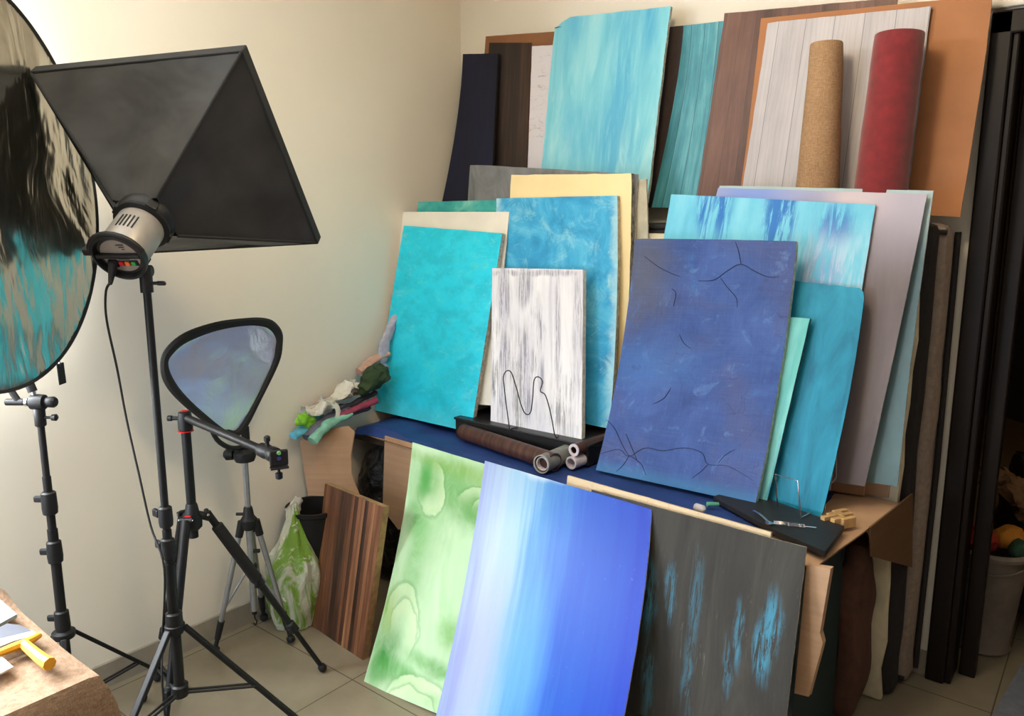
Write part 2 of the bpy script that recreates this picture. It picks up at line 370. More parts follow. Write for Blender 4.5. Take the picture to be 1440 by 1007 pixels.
M_CREAM = strokes('cream_paint', [(.3, (232, 210, 158)), (.7, (242, 222, 174))], 3, 3, rough=.6, extra=lambda g, c, n: g.mix(g.rng(g.mth('ADD', g.xyz()[2], g.mth('MULTIPLY', g.noise(scale=30, detail=5), .03)), 1.0, 1.015, 0, .6), c, (236, 230, 214)))
M_GRAY = strokes('slate_grey_paint', [(.3, (98, 100, 104)), (.5, (118, 120, 124)), (.72, (138, 140, 142))], 9, 5, dist=1)
M_PALE2 = flat('bare_plaster_board', (186, 180, 160), .8, var=.12, vs=14, bump=.2)

def x_green(g, col, n):
    v = g.warp(.10, 5); v2 = g.warp(.07, 7); v3 = g.warp(.05, 12, loc=(3, 0, 1)); z = g.xyz()[2]
    w = g.noise(sc=(1, 1, .5), scale=5, detail=5, dist=1.2, loc=(3, 0, 3)); pig = g.noise(sc=(1, 1, .7), scale=8, detail=7, rough=.65, dist=1.4, loc=(6, 0, 1))
    col = g.mix(g.rng(w, .48, .68, 0, .5), col, (140, 194, 132))
    for cx, cz, rx, rz, c, am, ss in (
        (-.02, .80, .24, .03, (128, 168, 70), .8, .8), (-.06, .73, .15, .08, (92, 160, 76), .8, .9), (.12, .68, .12, .07, (80, 148, 60), .9, .8), (-.17, .57, .04, .07, (86, 160, 80), .8, .8),
        (-.13, .44, .035, .15, (104, 176, 96), .7, .9), (-.17, .10, .06, .08, (28, 126, 34), 1, .8), (-.10, .06, .10, .035, (60, 150, 54), .85, .8), (.08, .13, .14, .02, (76, 150, 64), .8, .9),
        (.12, .25, .07, .045, (108, 168, 84), .8, .8), (-.20, .24, .03, .07, (126, 172, 66), .8, .8), (.14, .03, .08, .025, (84, 150, 70), .8, .8)):
        s, _ = g.spot(cx, cz, rx, rz, ss, v); col = g.mix(g.mth('MULTIPLY', g.mth('MULTIPLY', s, am), g.rng(pig, .25, .6, .45, 1)), col, c)
    # washes: pale inside, a crisp drying line on one side only
    for cx, cz, rx, rz, ro, lx, lz, am in ((-.112, .70, .07, .105, .12, .7, -.5, .8), (.12, .70, .10, .062, .15, .2, 1, .6), (.14, .685, .05, .045, 0, .4, .9, .6), (-.13, .21, .085, .13, .25, .3, 1, .65), (-.115, .19, .065, .10, .3, .2, 1, .5), (.03, .00, .15, .085, .1, 0, 1, .8), (-.0, -.03, .12, .07, .2, 0, 1, .5)):
        s, l = g.spot(cx, cz, rx, rz, .3, v2 if rx > .08 else v3, ro)
        a = g.N('ShaderNodeVectorMath', operation='SUBTRACT'); g.l.new(g.obj(), a.inputs[0]); a.inputs[1].default_value = (cx, 0, cz)
        d = g.N('ShaderNodeVectorMath', operation='DOT_PRODUCT'); g.l.new(a.outputs[0], d.inputs[0]); d.inputs[1].default_value = (lx/rx, 0, lz/rz)
        side = g.rng(d.outputs['Value'], -.9, .7)
        wash = g.mth('MULTIPLY', g.mth('MULTIPLY', g.rng(l, 1.02, .93), g.rng(l, .1, 1.0, .1, 1)), side)
        col = g.mix(g.mth('MULTIPLY', g.mth('MULTIPLY', wash, am), g.rng(pig, .3, .6, .5, 1)), col, (200, 222, 182))
        ring = g.mth('MULTIPLY', g.mth('MULTIPLY', g.rng(l, .97, 1.01), g.rng(l, 1.16, 1.02)), side); col = g.mix(g.mth('MULTIPLY', ring, .3), col, (70, 136, 64))
    s, _ = g.spot(-.15, .72, .03, .065, .7, v); col = g.mix(g.mth('MULTIPLY', s, .85), col, (60, 150, 56))
    ed = g.rng(g.mth('ABSOLUTE', g.xyz()[0]), .225, .245, 0, .5); return g.mix(ed, col, (206, 220, 190))
M_GREEN = strokes('green_watercolour', [(.25, (158, 200, 154)), (.5, (178, 212, 174)), (.75, (194, 220, 188))], 5, 2, extra=x_green, dist=.8, bump=.1)
def x_blue(g, col, n):
    v = g.warp(.10, 4, sc=(1, 1, .4)); x = g.xyz(v)[0]; z = g.xyz()[2]
    st = g.noise(sc=(30, 1, 1.2), scale=1, detail=7, rough=.65, dist=.3); st2 = g.noise(sc=(9, 1, 1.2), scale=1, detail=5, rough=.6, loc=(4, 0, 2))
    f = g.mth('ADD', g.mth('ADD', x, .30), g.mth('MULTIPLY', g.mth('SUBTRACT', st, .5), .22)); f = g.mth('ADD', f, g.mth('MULTIPLY', g.mth('SUBTRACT', st2, .5), .16))
    col = g.ramp(g.mth('DIVIDE', f, .62), [(.0, (136, 152, 204)), (.14, (158, 184, 212)), (.26, (134, 178, 212)), (.38, (76, 142, 204)), (.5, (50, 112, 198)), (.66, (24, 82, 190)), (1, (8, 54, 180))])
    s, _ = g.spot(-.2, .3, .08, .25, .9, v); col = g.mix(g.mth('MULTIPLY', s, .5), col, (166, 168, 220))
    s, _ = g.spot(-.06, .25, .08, .2, .8, v); col = g.mix(g.mth('MULTIPLY', s, .7), col, (92, 160, 238))
    s, _ = g.spot(-.06, .855, .10, .018, .8, v); col = g.mix(g.mth('MULTIPLY', s, .7), col, (206, 214, 232))
    sp = g.noise(sc=(60, 1, 24), scale=1, detail=5, rough=.8, loc=(8, 0, 2)); return g.mix(g.rng(sp, .62, .74, 0, .7), col, (126, 164, 230))
M_BLUE = strokes('blue_gradient_paint', [(.3, (60, 90, 200)), (.7, (90, 130, 230))], 14, 1.5, extra=x_blue, rough=.42, bump=.25)
def x_wg(g, col, n):
    st = g.noise(sc=(70, 1, 7), scale=1, detail=8, rough=.75, dist=.8, loc=(3, 0, 4)); v = g.warp(.04, 9)
    for cx, cz, rx, rz, a in ((.27, .36, .022, .085, 1), (.25, .28, .02, .08, 1), (-.10, .33, .022, .09, .8), (-.03, .37, .016, .07, .8), (-.13, .27, .02, .06, .5), (.05, .36, .016, .12, .4), (.18, .30, .010, .08, .75), (-.07, .10, .018, .1, .5), (.16, .2, .010, .07, .6), (.05, .15, .015, .1, .35)):
        s, _ = g.spot(cx, cz, rx, rz, .7, v, .06); col = g.mix(g.mth('MULTIPLY', g.mth('MULTIPLY', s, g.rng(st, .42, .56)), a), col, (64, 136, 166))
    return g.mix(g.rng(st, .6, .72, 0, .4), col, (150, 150, 140))
M_WG = strokes('weathered_grey_paint', [(.28, (40, 38, 35)), (.5, (52, 50, 46)), (.75, (66, 64, 59))], 16, 2.5, extra=x_wg, dist=.8, bump=.4, rough=.6)
def planks(name, pw, off, stops, line=(40, 36, 40), sx=60, sz=2.5, knots=False, rough=.5, lw=.0016, per=.5, slant=0.0, bump=.3):
    g = G(name, True); x, y, z = g.xyz(g.map(rot=(0, slant, 0))); q = g.mth('DIVIDE', g.mth('ADD', x, off), pw); fl = g.mth('FLOOR', q); fr = g.mth('FRACT', q)
    wn = g.N('ShaderNodeTexWhiteNoise', noise_dimensions='1D'); g.l.new(fl, wn.inputs['W'])
    cb = g.N('ShaderNodeCombineXYZ'); g.l.new(x, cb.inputs[0]); g.l.new(g.mth('MULTIPLY', wn.outputs[0], 9), cb.inputs[1]); g.l.new(z, cb.inputs[2])
    a = g.noise(sc=(sx, 1, sz), scale=1, detail=7, rough=.65, dist=.5, v=cb.outputs[0]); b = g.noise(sc=(sx*.2, 1, sz*1.6), scale=1, detail=4, v=cb.outputs[0])
    f = g.mth('ADD', g.mth('MULTIPLY', a, .6), g.mth('MULTIPLY', b, .4)); f = g.mth('ADD', f, g.mth('MULTIPLY', g.mth('SUBTRACT', wn.outputs[0], .5), per*.4))
    col = g.ramp(f, stops)
    if knots:
        w = g.N('ShaderNodeTexWave', wave_type='BANDS', bands_direction='X'); g.l.new(g.map((10, 1, 1.5), v=cb.outputs[0]), w.inputs[0]); w.inputs['Distortion'].default_value = 8; w.inputs['Detail'].default_value = 3; w.inputs['Scale'].default_value = 2
        col = g.mix(g.rng(w.outputs['Fac'], .22, .0, 0, .14), col, line)
    d = g.mth('MINIMUM', fr, g.mth('SUBTRACT', 1.0, fr)); ln = g.rng(g.mth('MULTIPLY', d, pw), lw, lw*.4)
    col = g.mix(g.mth('MULTIPLY', ln, .85), col, line); g.bump(a, bump, .001)
    return g.done(col, rough)
M_PWHITE = planks('white_plank_print', .098, .03, [(.25, (158, 154, 160)), (.5, (182, 178, 184)), (.75, (202, 198, 202))], (116, 112, 118), 16, 1.6, knots=True, per=.25, bump=.1)
M_PTEAL = planks('teal_plank_print', .062, .01, [(.28, (44, 110, 122)), (.48, (70, 150, 168)), (.62, (106, 178, 190)), (.78, (160, 190, 192))], (34, 66, 74), 40, 3, knots=True, per=.3)
M_PBROWN = planks('brown_plank_print', .06, .0, [(.3, (70, 42, 34)), (.5, (102, 68, 56)), (.7, (124, 88, 74))], (54, 32, 26), 30, 2.5, lw=.0008)
M_VENEER = planks('dark_wood_veneer', .034, .005, [(.34, (22, 13, 10)), (.5, (38, 24, 18)), (.64, (72, 46, 30)), (.78, (52, 32, 22))], (16, 10, 8), 60, 1.2, lw=.0004, per=.35)
M_WALNUT = planks('laminated_walnut', .021, .004, [(.26, (40, 22, 16)), (.42, (78, 47, 32)), (.56, (108, 68, 46)), (.70, (138, 94, 64)), (.85, (178, 134, 96))], (38, 20, 14), 70, 2.2, lw=.0009, per=1.0, rough=.45)
g = G('marble_print', True); n = g.noise(sc=(4, 1, 16), scale=1.2, detail=8, rough=.6, dist=2.5, rot=(0, .45, 0))
mm = g.mth('MULTIPLY', g.rng(g.mth('ABSOLUTE', g.mth('SUBTRACT', n, .5)), .012, .0), g.rng(g.noise(scale=9, loc=(2, 0, 1)), .45, .6))
M_MARBLE = g.done(g.mix(g.mth('MULTIPLY', mm, .8), (214, 210, 220), (96, 92, 100)), .35)
M_MDF = flat('tan_mdf', (168, 110, 66), .65, var=.06, vs=5); M_MDF2 = flat('brown_mdf', (140, 92, 56), .6, var=.08, vs=6)
M_NAVYFAR = strokes('midnight_blue_paint', [(.3, (8, 11, 30)), (.7, (16, 22, 54))], 20, 2)
M_DARKB = flat('dark_umber_board', (58, 46, 46), .6, var=.1)
def x_sky(g, col, n):
    v = g.warp(.1, 5, sc=(1, 1, .5)); st = g.noise(sc=(24, 1, 3), scale=1, detail=7, rough=.65, dist=.6, loc=(1, 0, 6))
    for cx, cz, rx, rz, a in ((.10, .45, .06, .34, .85), (.17, .72, .03, .12, .9), (-.15, .72, .04, .08, .7), (.02, .25, .12, .14, .5), (-.19, .6, .02, .1, .5), (.06, .2, .05, .2, .6), (-.12, .3, .05, .1, .4)):
        s, _ = g.spot(cx, cz, rx, rz, .9, v, .1); col = g.mix(g.mth('MULTIPLY', g.mth('MULTIPLY', s, a), g.rng(st, .3, .6)), col, (72, 164, 206))
    return g.mix(g.rng(st, .58, .72, 0, .5), col, (190, 220, 222))
M_SKY = strokes('sky_blue_streak_paint', [(.28, (96, 178, 204)), (.5, (124, 198, 216)), (.72, (160, 212, 220))], 13, 2.2, extra=x_sky, dist=.7)

# ------------------------------------------------------------------ the setting
def struct(name, mb, mat):
    o = mb.build(name, mat); tag(o, kind='structure'); return o
WX, WY, RX, RY, ZC = -2.64, 2.90, 1.5, -1.3, 2.85
struct('floor', MB().box(((WX+RX)/2, 1.2, -.05), (RX-WX+.4, 7.4, .1)), M_FLOOR)
struct('ceiling', MB().box(((WX+RX)/2, 1.2, ZC+.05), (RX-WX+.4, 7.4, .1)), flat('ceiling_white', (232, 228, 216), .8, var=.02))
LA, LB, LZ0, LZ1 = -.75, .62, 1.05, 2.5    # window in the left wall, just outside the photo
b = MB(); b.box((WX-.08, (-1.5+LA)/2, ZC/2), (.16, LA+1.5, ZC)); b.box((WX-.08, (LB+4.6)/2, ZC/2), (.16, 4.6-LB, ZC))
b.box((WX-.08, (LA+LB)/2, LZ0/2), (.16, LB-LA, LZ0)); b.box((WX-.08, (LA+LB)/2, (LZ1+ZC)/2), (.16, LB-LA, ZC-LZ1))
struct('wall_left', b, M_WALL)
b = MB()
for y in (LA+.025, (LA+LB)/2, LB-.025): b.box((WX-.10, y, (LZ0+LZ1)/2), (.05, .05, LZ1-LZ0))
for z in (LZ0+.025, LZ1-.025): b.box((WX-.10, (LA+LB)/2, z), (.052, LB-LA, .05))
struct('window_2', b, M_ALU)
DX0, DX1, DZ = -.37, .55, 2.235     # doorway
b = MB(); b.box(((WX+DX0)/2-.05, WY+.06, ZC/2), (DX0-WX+.1, .12, ZC)); b.box(((DX0+DX1)/2, WY+.06, (DZ+ZC)/2), (DX1-DX0, .12, ZC-DZ)); b.box(((DX1+RX)/2+.05, WY+.06, ZC/2), (RX-DX1+.1, .12, ZC))
struct('wall_back', b, M_WALL)
struct('wall_right', MB().box((RX+.08, 1.2, ZC/2), (.16, 7.4, ZC)), M_WALLR)
WA, WB, WZ0, WZ1 = -2.45, -1.45, .45, 1.85   # unseen window opening added behind the camera to brighten the left wall
b = MB(); b.box(((WX+WA)/2, RY-.08, ZC/2), (WA-WX, .16, ZC)); b.box(((WB+RX)/2, RY-.08, ZC/2), (RX-WB, .16, ZC))
b.box(((WA+WB)/2, RY-.08, WZ0/2), (WB-WA, .16, WZ0)); b.box(((WA+WB)/2, RY-.08, (WZ1+ZC)/2), (WB-WA, .16, ZC-WZ1))
struct('wall_rear', b, M_WALLR)
b = MB()
for x in (WA+.02, (WA+WB)/2, WB-.02): b.box((x, RY-.08, (WZ0+WZ1)/2), (.04, .05, WZ1-WZ0))
for z in (WZ0+.02, WZ1-.02): b.box(((WA+WB)/2, RY-.08, z), (WB-WA, .052, .04))
struct('fill_window', b, M_ALU)
struct('wall_hall', MB().box((.5, 4.55, ZC/2), (4.5, .1, ZC)), M_WALLD)
struct('wall_hall_side', MB().box((-1.25, 3.8, ZC/2), (.1, 1.5, ZC)), M_WALLD)
struct('baseboard_left', MB().box((WX+.006, (LB+2.9)/2, .045), (.012, 2.9-LB, .09)), M_SKIRT)
struct('baseboard_back', MB().box(((WX+DX0)/2, WY-.006, .045), (DX0-WX-.08, .012, .09)), M_SKIRT)
g = G('dark_varnished_wood'); n = g.noise(sc=(30, 30, 2), scale=1, detail=6)
M_DWOOD = g.done(g.ramp(n, [(.3, (14, 9, 8)), (.7, (30, 21, 18))]), .42, spec=.22)
b = MB()
for x0, x1, y0 in ((-.415, -.355, WY-.035), (-.358, -.335, WY-.02), (DX1-.02, DX1+.05, WY-.035)): b.box(((x0+x1)/2, (y0+WY+.12)/2, DZ/2), (x1-x0, WY+.12-y0, DZ), bev=.006)
b.box((-.30, WY+.10, DZ/2), (.05, .05, DZ), bev=.004)
b.box(((DX0+DX1)/2, WY+.04, DZ-.035), (DX1-DX0+.09, .15, .07), bev=.006)
struct('trim_1', b, M_DWOOD)
struct('trim_2', MB().box((.1, WY-.012, DZ+.035), (1.05, .024, .05), bev=.008), M_WALL)

# ------------------------------------------------------------------ lights
def area(name, loc, rot, sx, sy, e, c):
    l = bpy.data.lights.new(name, 'AREA'); l.shape = 'RECTANGLE'; l.size = sx; l.size_y = sy; l.energy = e; l.color = c
    o = bpy.data.objects.new(name, l); COL.objects.link(o); o.location = loc; o.rotation_euler = rot; return o
area('rear_fill', ((WA+WB)/2, RY-.2, (WZ0+WZ1)/2), (PI/2, 0, 0), WB-WA, WZ1-WZ0, 22, (.74, .87, 1.0))  # added fill through the rear opening, brightens the left wall
area('daylight_left', (WX-.22, (LA+LB)/2, (LZ0+LZ1)/2), (0, -PI/2, 0), LZ1-LZ0, LB-LA, 190, (.92, .965, 1.0))
l = bpy.data.lights.new('warm_fill', 'POINT'); l.energy = 17; l.color = (1, .79, .50); l.shadow_soft_size = .12  # added warm fill with no visible lamp, lifts the upper walls
o = bpy.data.objects.new('warm_fill', l); COL.objects.link(o); o.location = (-.9, 1.3, 2.62)
l = bpy.data.lights.new('hall_bulb', 'POINT'); l.energy = 1.6; l.color = (1, .70, .38); l.shadow_soft_size = .08
o = bpy.data.objects.new('hall_bulb', l); COL.objects.link(o); o.location = (.9, 3.3, 1.7)
w = bpy.data.worlds.new('world'); SC.world = w; w.use_nodes = True
w.node_tree.nodes['Background'].inputs[0].default_value = (.75, .85, 1, 1); w.node_tree.nodes['Background'].inputs[1].default_value = .6

# ------------------------------------------------------------------ mattresses against the back wall
def slab(name, mat, x0, x1, y0, y1, z0, z1, label, cat, seg=.05, wr=.006, bev=.03, seed=1, group=None):
    m = MB(); m.box(((x0+x1)/2, (y0+y1)/2, (z0+z1)/2), (x1-x0, y1-y0, z1-z0), bev=min(bev, (y1-y0)*.45))
    bmesh.ops.subdivide_edges(m.bm, edges=[e for e in m.bm.edges if e.calc_length() > .3], cuts=14, use_grid_fill=True)
    for v in m.bm.verts:
        d = nz(v.co, 7, seed)*wr; v.co.x += d*1.2; v.co.y += nz(v.co, 9, seed+2)*wr*.5
        if v.co.z < z0: v.co.z = z0
    for f in m.bm.faces: f.smooth = True
    o = m.build(name, mat, loc=(0, 0, 0)); return tag(o, label, cat, group)
M_TAUPE = flat('taupe_fabric', (150, 134, 122), .9, var=.1, vs=60, bump=.2); M_CHAR = flat('charcoal_fabric', (38, 34, 34), .85, var=.15, vs=60, bump=.2)
M_QUILT = flat('cream_quilt_fabric', (206, 196, 168), .9, var=.1, vs=10, bump=.3)
e1 = empty('mattress', (-1.55, 2.83, 0), 'taupe mattress standing on edge against the back wall beside the doorway', 'mattress')
def mpart(e, nm, mat, x0, x1, y0, y1, z0, z1, seed, bev=.03):
    o = slab(nm, mat, x0-e.location.x, x1-e.location.x, y0-e.location.y, y1-e.location.y, z0, z1, None, None, seed=seed, bev=bev); o.parent = e
mpart(e1, 'cover', M_TAUPE, -2.6, -.450, 2.765, 2.875, .0, 1.6, 2, .04)
b = MB()
for z in (.03, 1.57): b.path([(-2.58, 2.768, z), (-.462, 2.768, z)], .008)
b.path([(-.448, 2.872, .03), (-.443, 2.874, .8), (-.448, 2.872, 1.57)], .010)
part(b, 'piping', M_CHAR, e1)
e2 = empty('mattress', (-1.55, 2.70, 0), 'charcoal mattress standing on edge between the taupe mattress and the cream quilt', 'mattress')
mpart(e2, 'cover', M_CHAR, -2.6, -.475, 2.66, 2.755, .0, 1.6, 5, .03)
b = MB(); b.path([(-2.58, 2.662, 1.585), (-.5, 2.662, 1.585)], .012); part(b, 'piping', M_RUB, e2)
slab('folded_quilt', M_QUILT, -2.55, -.50, 2.62, 2.652, 0.0, 1.56, 'cream quilt hung flat in front of the dark mattress, crumpled side edge showing', 'quilt', wr=.018, bev=.014, seed=8)

# ------------------------------------------------------------------ table with cardboard cover and blue sheet
M_WOODT = flat('table_wood', (66, 48, 34), .6, var=.15, vs=10)
ty = lambda x: 2.115 + 0*x      # front edge of the table
t = empty('table', (-1.6, 2.2, 0), 'low wooden work table hidden under cardboard and a blue sheet', 'table')
b = MB(); n = 12
vs = [[Vector((x, ty(x)+.01, z)) for z in (.66, .695)] for x in [-2.60+2.0*i/n for i in range(n+1)]]
for i in range(n):
    (a0, a1), (c0, c1) = vs[i], vs[i+1]
    q = [b.bm.verts.new(p) for p in (a0, c0, Vector((c0.x, 2.6, .66)), Vector((a0.x, 2.6, .66)), a1, c1, Vector((c0.x, 2.6, .695)), Vector((a0.x, 2.6, .695)))]
    for f in ((0, 3, 2, 1), (4, 5, 6, 7), (0, 1, 5, 4), (3, 7, 6, 2), (0, 4, 7, 3), (1, 2, 6, 5)): b.bm.faces.new([q[k] for k in f])
part(b, 'tabletop', M_WOODT, t)
for x, y in ((-2.09, 2.16), (-.68, 2.185), (-2.56, 2.57), (-.68, 2.55)): part(MB().box((x, y, .33), (.05, .05, .66), bev=.004), 'leg', M_WOODT, t)
# cardboard cover
c = empty('cardboard_cover', (-1.6, 2.2, .70), 'brown cardboard sheet spread over the table with flaps folded down its front', 'cardboard')
def sheet(pts, th, mat_parent, name, n=(16, 10), wav=.004, seed=0, root=None):
    """bilinear sheet between four corners (world), thickness along normal"""
    A, B, Cc, D = [Vector(p) for p in pts]; m = MB(); N = (B-A).cross(D-A).normalized()
    top = {}; 
    for i in range(n[0]+1):
        for j in range(n[1]+1):
            u, v = i/n[0], j/n[1]; p = (A*(1-u)+B*u)*(1-v) + (D*(1-u)+Cc*u)*v
            p = p + N*wav*nz(p, 6, seed)
            top[i, j, 0] = m.bm.verts.new(p); top[i, j, 1] = m.bm.verts.new(p - N*th)
    a, bq = n
    for i in range(a):
        for j in range(bq):
            f = m.bm.faces.new([top[k] for k in ((i, j, 0), (i+1, j, 0), (i+1, j+1, 0), (i, j+1, 0))]); f.smooth = True
            f = m.bm.faces.new([top[k] for k in ((i, j, 1), (i, j+1, 1), (i+1, j+1, 1), (i+1, j, 1))]); f.smooth = True
    for i in range(a):
        for j in (0, bq): f = m.bm.faces.new([top[k] for k in ((i, j, 0), (i+1, j, 0), (i+1, j, 1), (i, j, 1))]); f.material_index = 1 if isinstance(mat_parent, (list, tuple)) else 0
    for j in range(bq):
        for i in (0, a): f = m.bm.faces.new([top[k] for k in ((i, j, 0), (i, j+1, 0), (i, j+1, 1), (i, j, 1))]); f.material_index = 1 if isinstance(mat_parent, (list, tuple)) else 0
    return m
CM = [M_CARD, M_CARDE]
part(sheet([(-2.61, ty(-2.61)-.004, .702), (-.565, 1.985, .702), (-.49, 2.6, .715), (-2.61, 2.6, .702)], .005, CM, '', (30, 12), .003), 'top_sheet', CM, c)
fn = Vector((.13, -.18, 0)).normalized(); L = [atp(*q, (-2.62, 1.875, .7), fn) for q in ((421, 620), (455, 605), (489, 599), (498, 608), (493, 640), (494, 668), (506, 700), (507, 716), (470, 706), (434, 701), (427, 660))]
def plate(pts, th, dirn):
    m = MB(); f = [m.bm.verts.new(q) for q in pts]; k = [m.bm.verts.new(Vector(q)+Vector(dirn)*th) for q in pts]; m.bm.faces.new(f); m.bm.faces.new(k[::-1])
    for i in range(len(f)): m.bm.faces.new((f[i], k[i], k[(i+1) % len(f)], f[(i+1) % len(f)]))
    return m
part(plate(L, .005, (0, 1, 0)), 'front_flap', M_CARD, c)
L = [aty(*q, 2.10) for q in ((541, 613), (600, 630), (600, 740), (560, 745), (538, 716))]
part(plate(L, .005, (0, 1, 0)), 'front_flap', M_CARD, c)
xr, yr = -.565, 1.985
a = atz(1145, 805, .697); bb = aty(1127, 978, a.y+.005); w_ = aty(1168, 800, a.y); d_ = aty(1137, 980, a.y+.005)
part(plate([aty(1134, 795, a.y), w_, aty(1153, 890, a.y), aty(1157, 905, a.y), d_, aty(1117, 975, a.y)], .02, (.1, 1, 0)), 'corner_flap', M_CARD, c)
# side flap under the right edge, its shade put into a darker cardboard colour
fn = Vector((.615, -.095, 0)).normalized(); part(plate([atp(*q_, (-.475, 2.6, .7), fn) for q_ in ((1284, 694), (1283, 798), (1226, 783), (1224, 742))], .005, (-1, 0, 0)), 'side_flap', card('cardboard_shaded', (112, 84, 60)), c)
# blue foam sheet
g = G('navy_foam_sheet'); n_ = g.noise(scale=6, detail=5); g.bump(g.noise(scale=90), .1, .002)
M_BLUESH = g.done(g.ramp(n_, [(.3, (20, 46, 104)), (.7, (36, 66, 134))]), .6)
m = MB(); nu, nv = 60, 14; V = {}
for i in range(nu+1):
    for j in range(nv+1):
        u, v = i/nu, j/nv; x = -2.575 + 1.895*u; yf = ty(x) - .020 + .008*math.sin(u*9)
        y = yf + (2.57-yf)*v; z = .711 + (.005*nz((x, y, 0), 7, 3) if v > 0 else 0) + .003
        if v == 0: z -= .012 + .018*max(0, math.sin(u*7+.6))*(1 if u < .6 else .3)
        if u < .16: z += .022*math.sin(PI*u/.16)
        V[i, j, 0] = m.bm.verts.new((x, y, z)); V[i, j, 1] = m.bm.verts.new((x, y, z-.005))
def gridfaces(m, V, nu, nv):
    for i in range(nu):
        for j in range(nv):
            m.bm.faces.new([V[k] for k in ((i, j, 0), (i+1, j, 0), (i+1, j+1, 0), (i, j+1, 0))]).smooth = True
            m.bm.faces.new([V[k] for k in ((i, j, 1), (i, j+1, 1), (i+1, j+1, 1), (i+1, j, 1))]).smooth = True
    for i in range(nu):
        for j in (0, nv): m.bm.faces.new([V[k] for k in ((i, j, 0), (i+1, j, 0), (i+1, j, 1), (i, j, 1))])
    for j in range(nv):
        for i in (0, nu): m.bm.faces.new([V[k] for k in ((i, j, 0), (i, j+1, 0), (i, j+1, 1), (i, j, 1))])
gridfaces(m, V, nu, nv)
tag(m.build('foam_sheet', M_BLUESH, loc=(0, 0, 0)), 'thin navy blue foam sheet covering the table, its front edge wavy', 'sheet')

# ------------------------------------------------------------------ painted boards on the table
TB = .717
bt_ = 'painted backdrop boards on the table'
board('backdrop_board', M_TURQ, (-2.40, 2.29, TB+.015, .04, .19), [(568, 317), (706, 328), (662, 608), (527, 577)], .022, 'bright turquoise board at the left end of the table, in front of a white board', 'board', mids=[(546, 450), None], edge=M_EDGE)
board('backdrop_board', M_WHITE, (-2.40, 2.335, TB+.015, .03, .18), [(565, 298), (716, 298), (690, 570), (529, 560)], .005, 'plain white board showing as a strip above the bright turquoise board', 'board', mids=[(551, 400), None], edge=M_EDGEW)
board('backdrop_board', M_TEALBACK, (-2.35, 2.385, TB+.01, .02, .155), [(588, 284), (712, 281), (700, 570), (560, 560)], .006, 'sea green board whose top edge peeks out behind the white board', 'board')
# black box on which the middle boards stand
bx = empty('storage_box', (-1.8, 2.42, .717), 'low flat black box on the blue sheet under the whitewashed panel', 'box')
part(MB().box((-1.80, 2.43, .757), (.66, .30, .074), bev=.004), 'body', M_PLAS, bx)
part(MB().box((-1.80, 2.43, .797), (.67, .31, .010), bev=.003), 'lid', flat('black_box_lid', (22, 20, 22), .4), bx)
BZ = .803
board('backdrop_board', M_MOTT, (-1.75, 2.425, BZ, .05, .12), [(698, 279), (868, 275), (857, 603), (688, 568)], .022, 'mottled sky blue board standing behind the whitewashed panel', 'board', mids=[None, (867, 440)], sag=.006, edge=M_EDGE)
board('backdrop_panel', M_WW, (-1.78, 2.325, BZ, .02, .17), [(692, 377), (820, 379), (818, 618), (690, 592)], .024, 'small whitewashed wood panel with grey streaks standing behind the black wire stand', 'panel', edge=M_EDGEW)
board('backdrop_board', M_CREAM, (-1.76, 2.51, BZ, .03, .055), [(719, 246), (888, 244), (876, 560), (700, 560)], .026, 'thick cream yellow board with chipped white top edge behind the mottled blue board', 'board', edge=flat('chipped_grey_edge', (128, 124, 118), .9, var=.45, vs=45, bump=.4), ragged=.003, mids=[None, (885, 400)])
board('backdrop_board', M_GRAY, (-1.99, 2.565, BZ, 0, .03), [(661, 231), (897, 245), (880, 560), (640, 560)], .006, 'slate grey board standing behind the cream yellow board', 'board', corner=.004, ragged=.002)
board('backdrop_board', M_PALE2, (-1.6, 2.600, BZ, 0, .005), [(800, 250), (909, 252), (919, 560), (790, 560)], .008, 'bare beige plaster board sticking out to the right behind the cream board', 'board', ragged=.003)
nb = board('backdrop_board', M_NAVY, (-1.12, 2.25, TB+.002, .015, .20), [(893, 335), (1120, 339), (1062, 710), (838, 661)], .021, 'navy blue board with painted cracks leaning at the front of the table', 'board', mids=[(872, 505), (1098, 520)], sag=.022, edge=flat('olive_board_edge', (186, 190, 172), .85, var=.2, vs=60), corner=.003)
board('backdrop_board', M_AQUA, (-.96, 2.298, TB+.004, 0, .20), [(1040, 440), (1139, 448), (1078, 708), (1000, 690)], .016, 'narrow pale aqua board sliver between the navy cracked board and the teal board', 'board', edge=flat('dark_teal_edge', (60, 92, 88), .8, var=.3, vs=50))
board('backdrop_board', M_TEAL, (-.75, 2.335, TB+.003, 0, .20), [(1100, 393), (1217, 406), (1155, 727), (1070, 708)], .007, 'plain teal board with a rounded corner held by the chrome wire stand', 'board', mids=[None, (1193, 560)], edge=flat('dark_board_edge', (40, 60, 66), .8), rc=.010)
board('backdrop_board', M_BS, (-1.05, 2.42, TB+.004, .03, .12), [(944, 273), (1231, 288), (1167, 690), (880, 640)], .007, 'light blue board with dark blue vertical streaks behind the navy cracked board', 'board', edge=M_EDGEW)
board('backdrop_board', M_LAV, (-.90, 2.46, TB+.05, 0, .11), [(1010, 264), (1304, 273), (1216, 684), (900, 640)], .006, 'large lavender grey board behind the streaked light blue board', 'board', edge=M_EDGE, mids=[None, (1262, 476)])
board('backdrop_board', M_PALE, (-.82, 2.505, TB+.05, 0, .085), [(1012, 261), (1313, 268), (1262, 684), (940, 640)], .008, 'pale blue grey board showing along the right edge of the lavender board', 'board', edge=M_EDGEW, mids=[None, (1285, 476)])
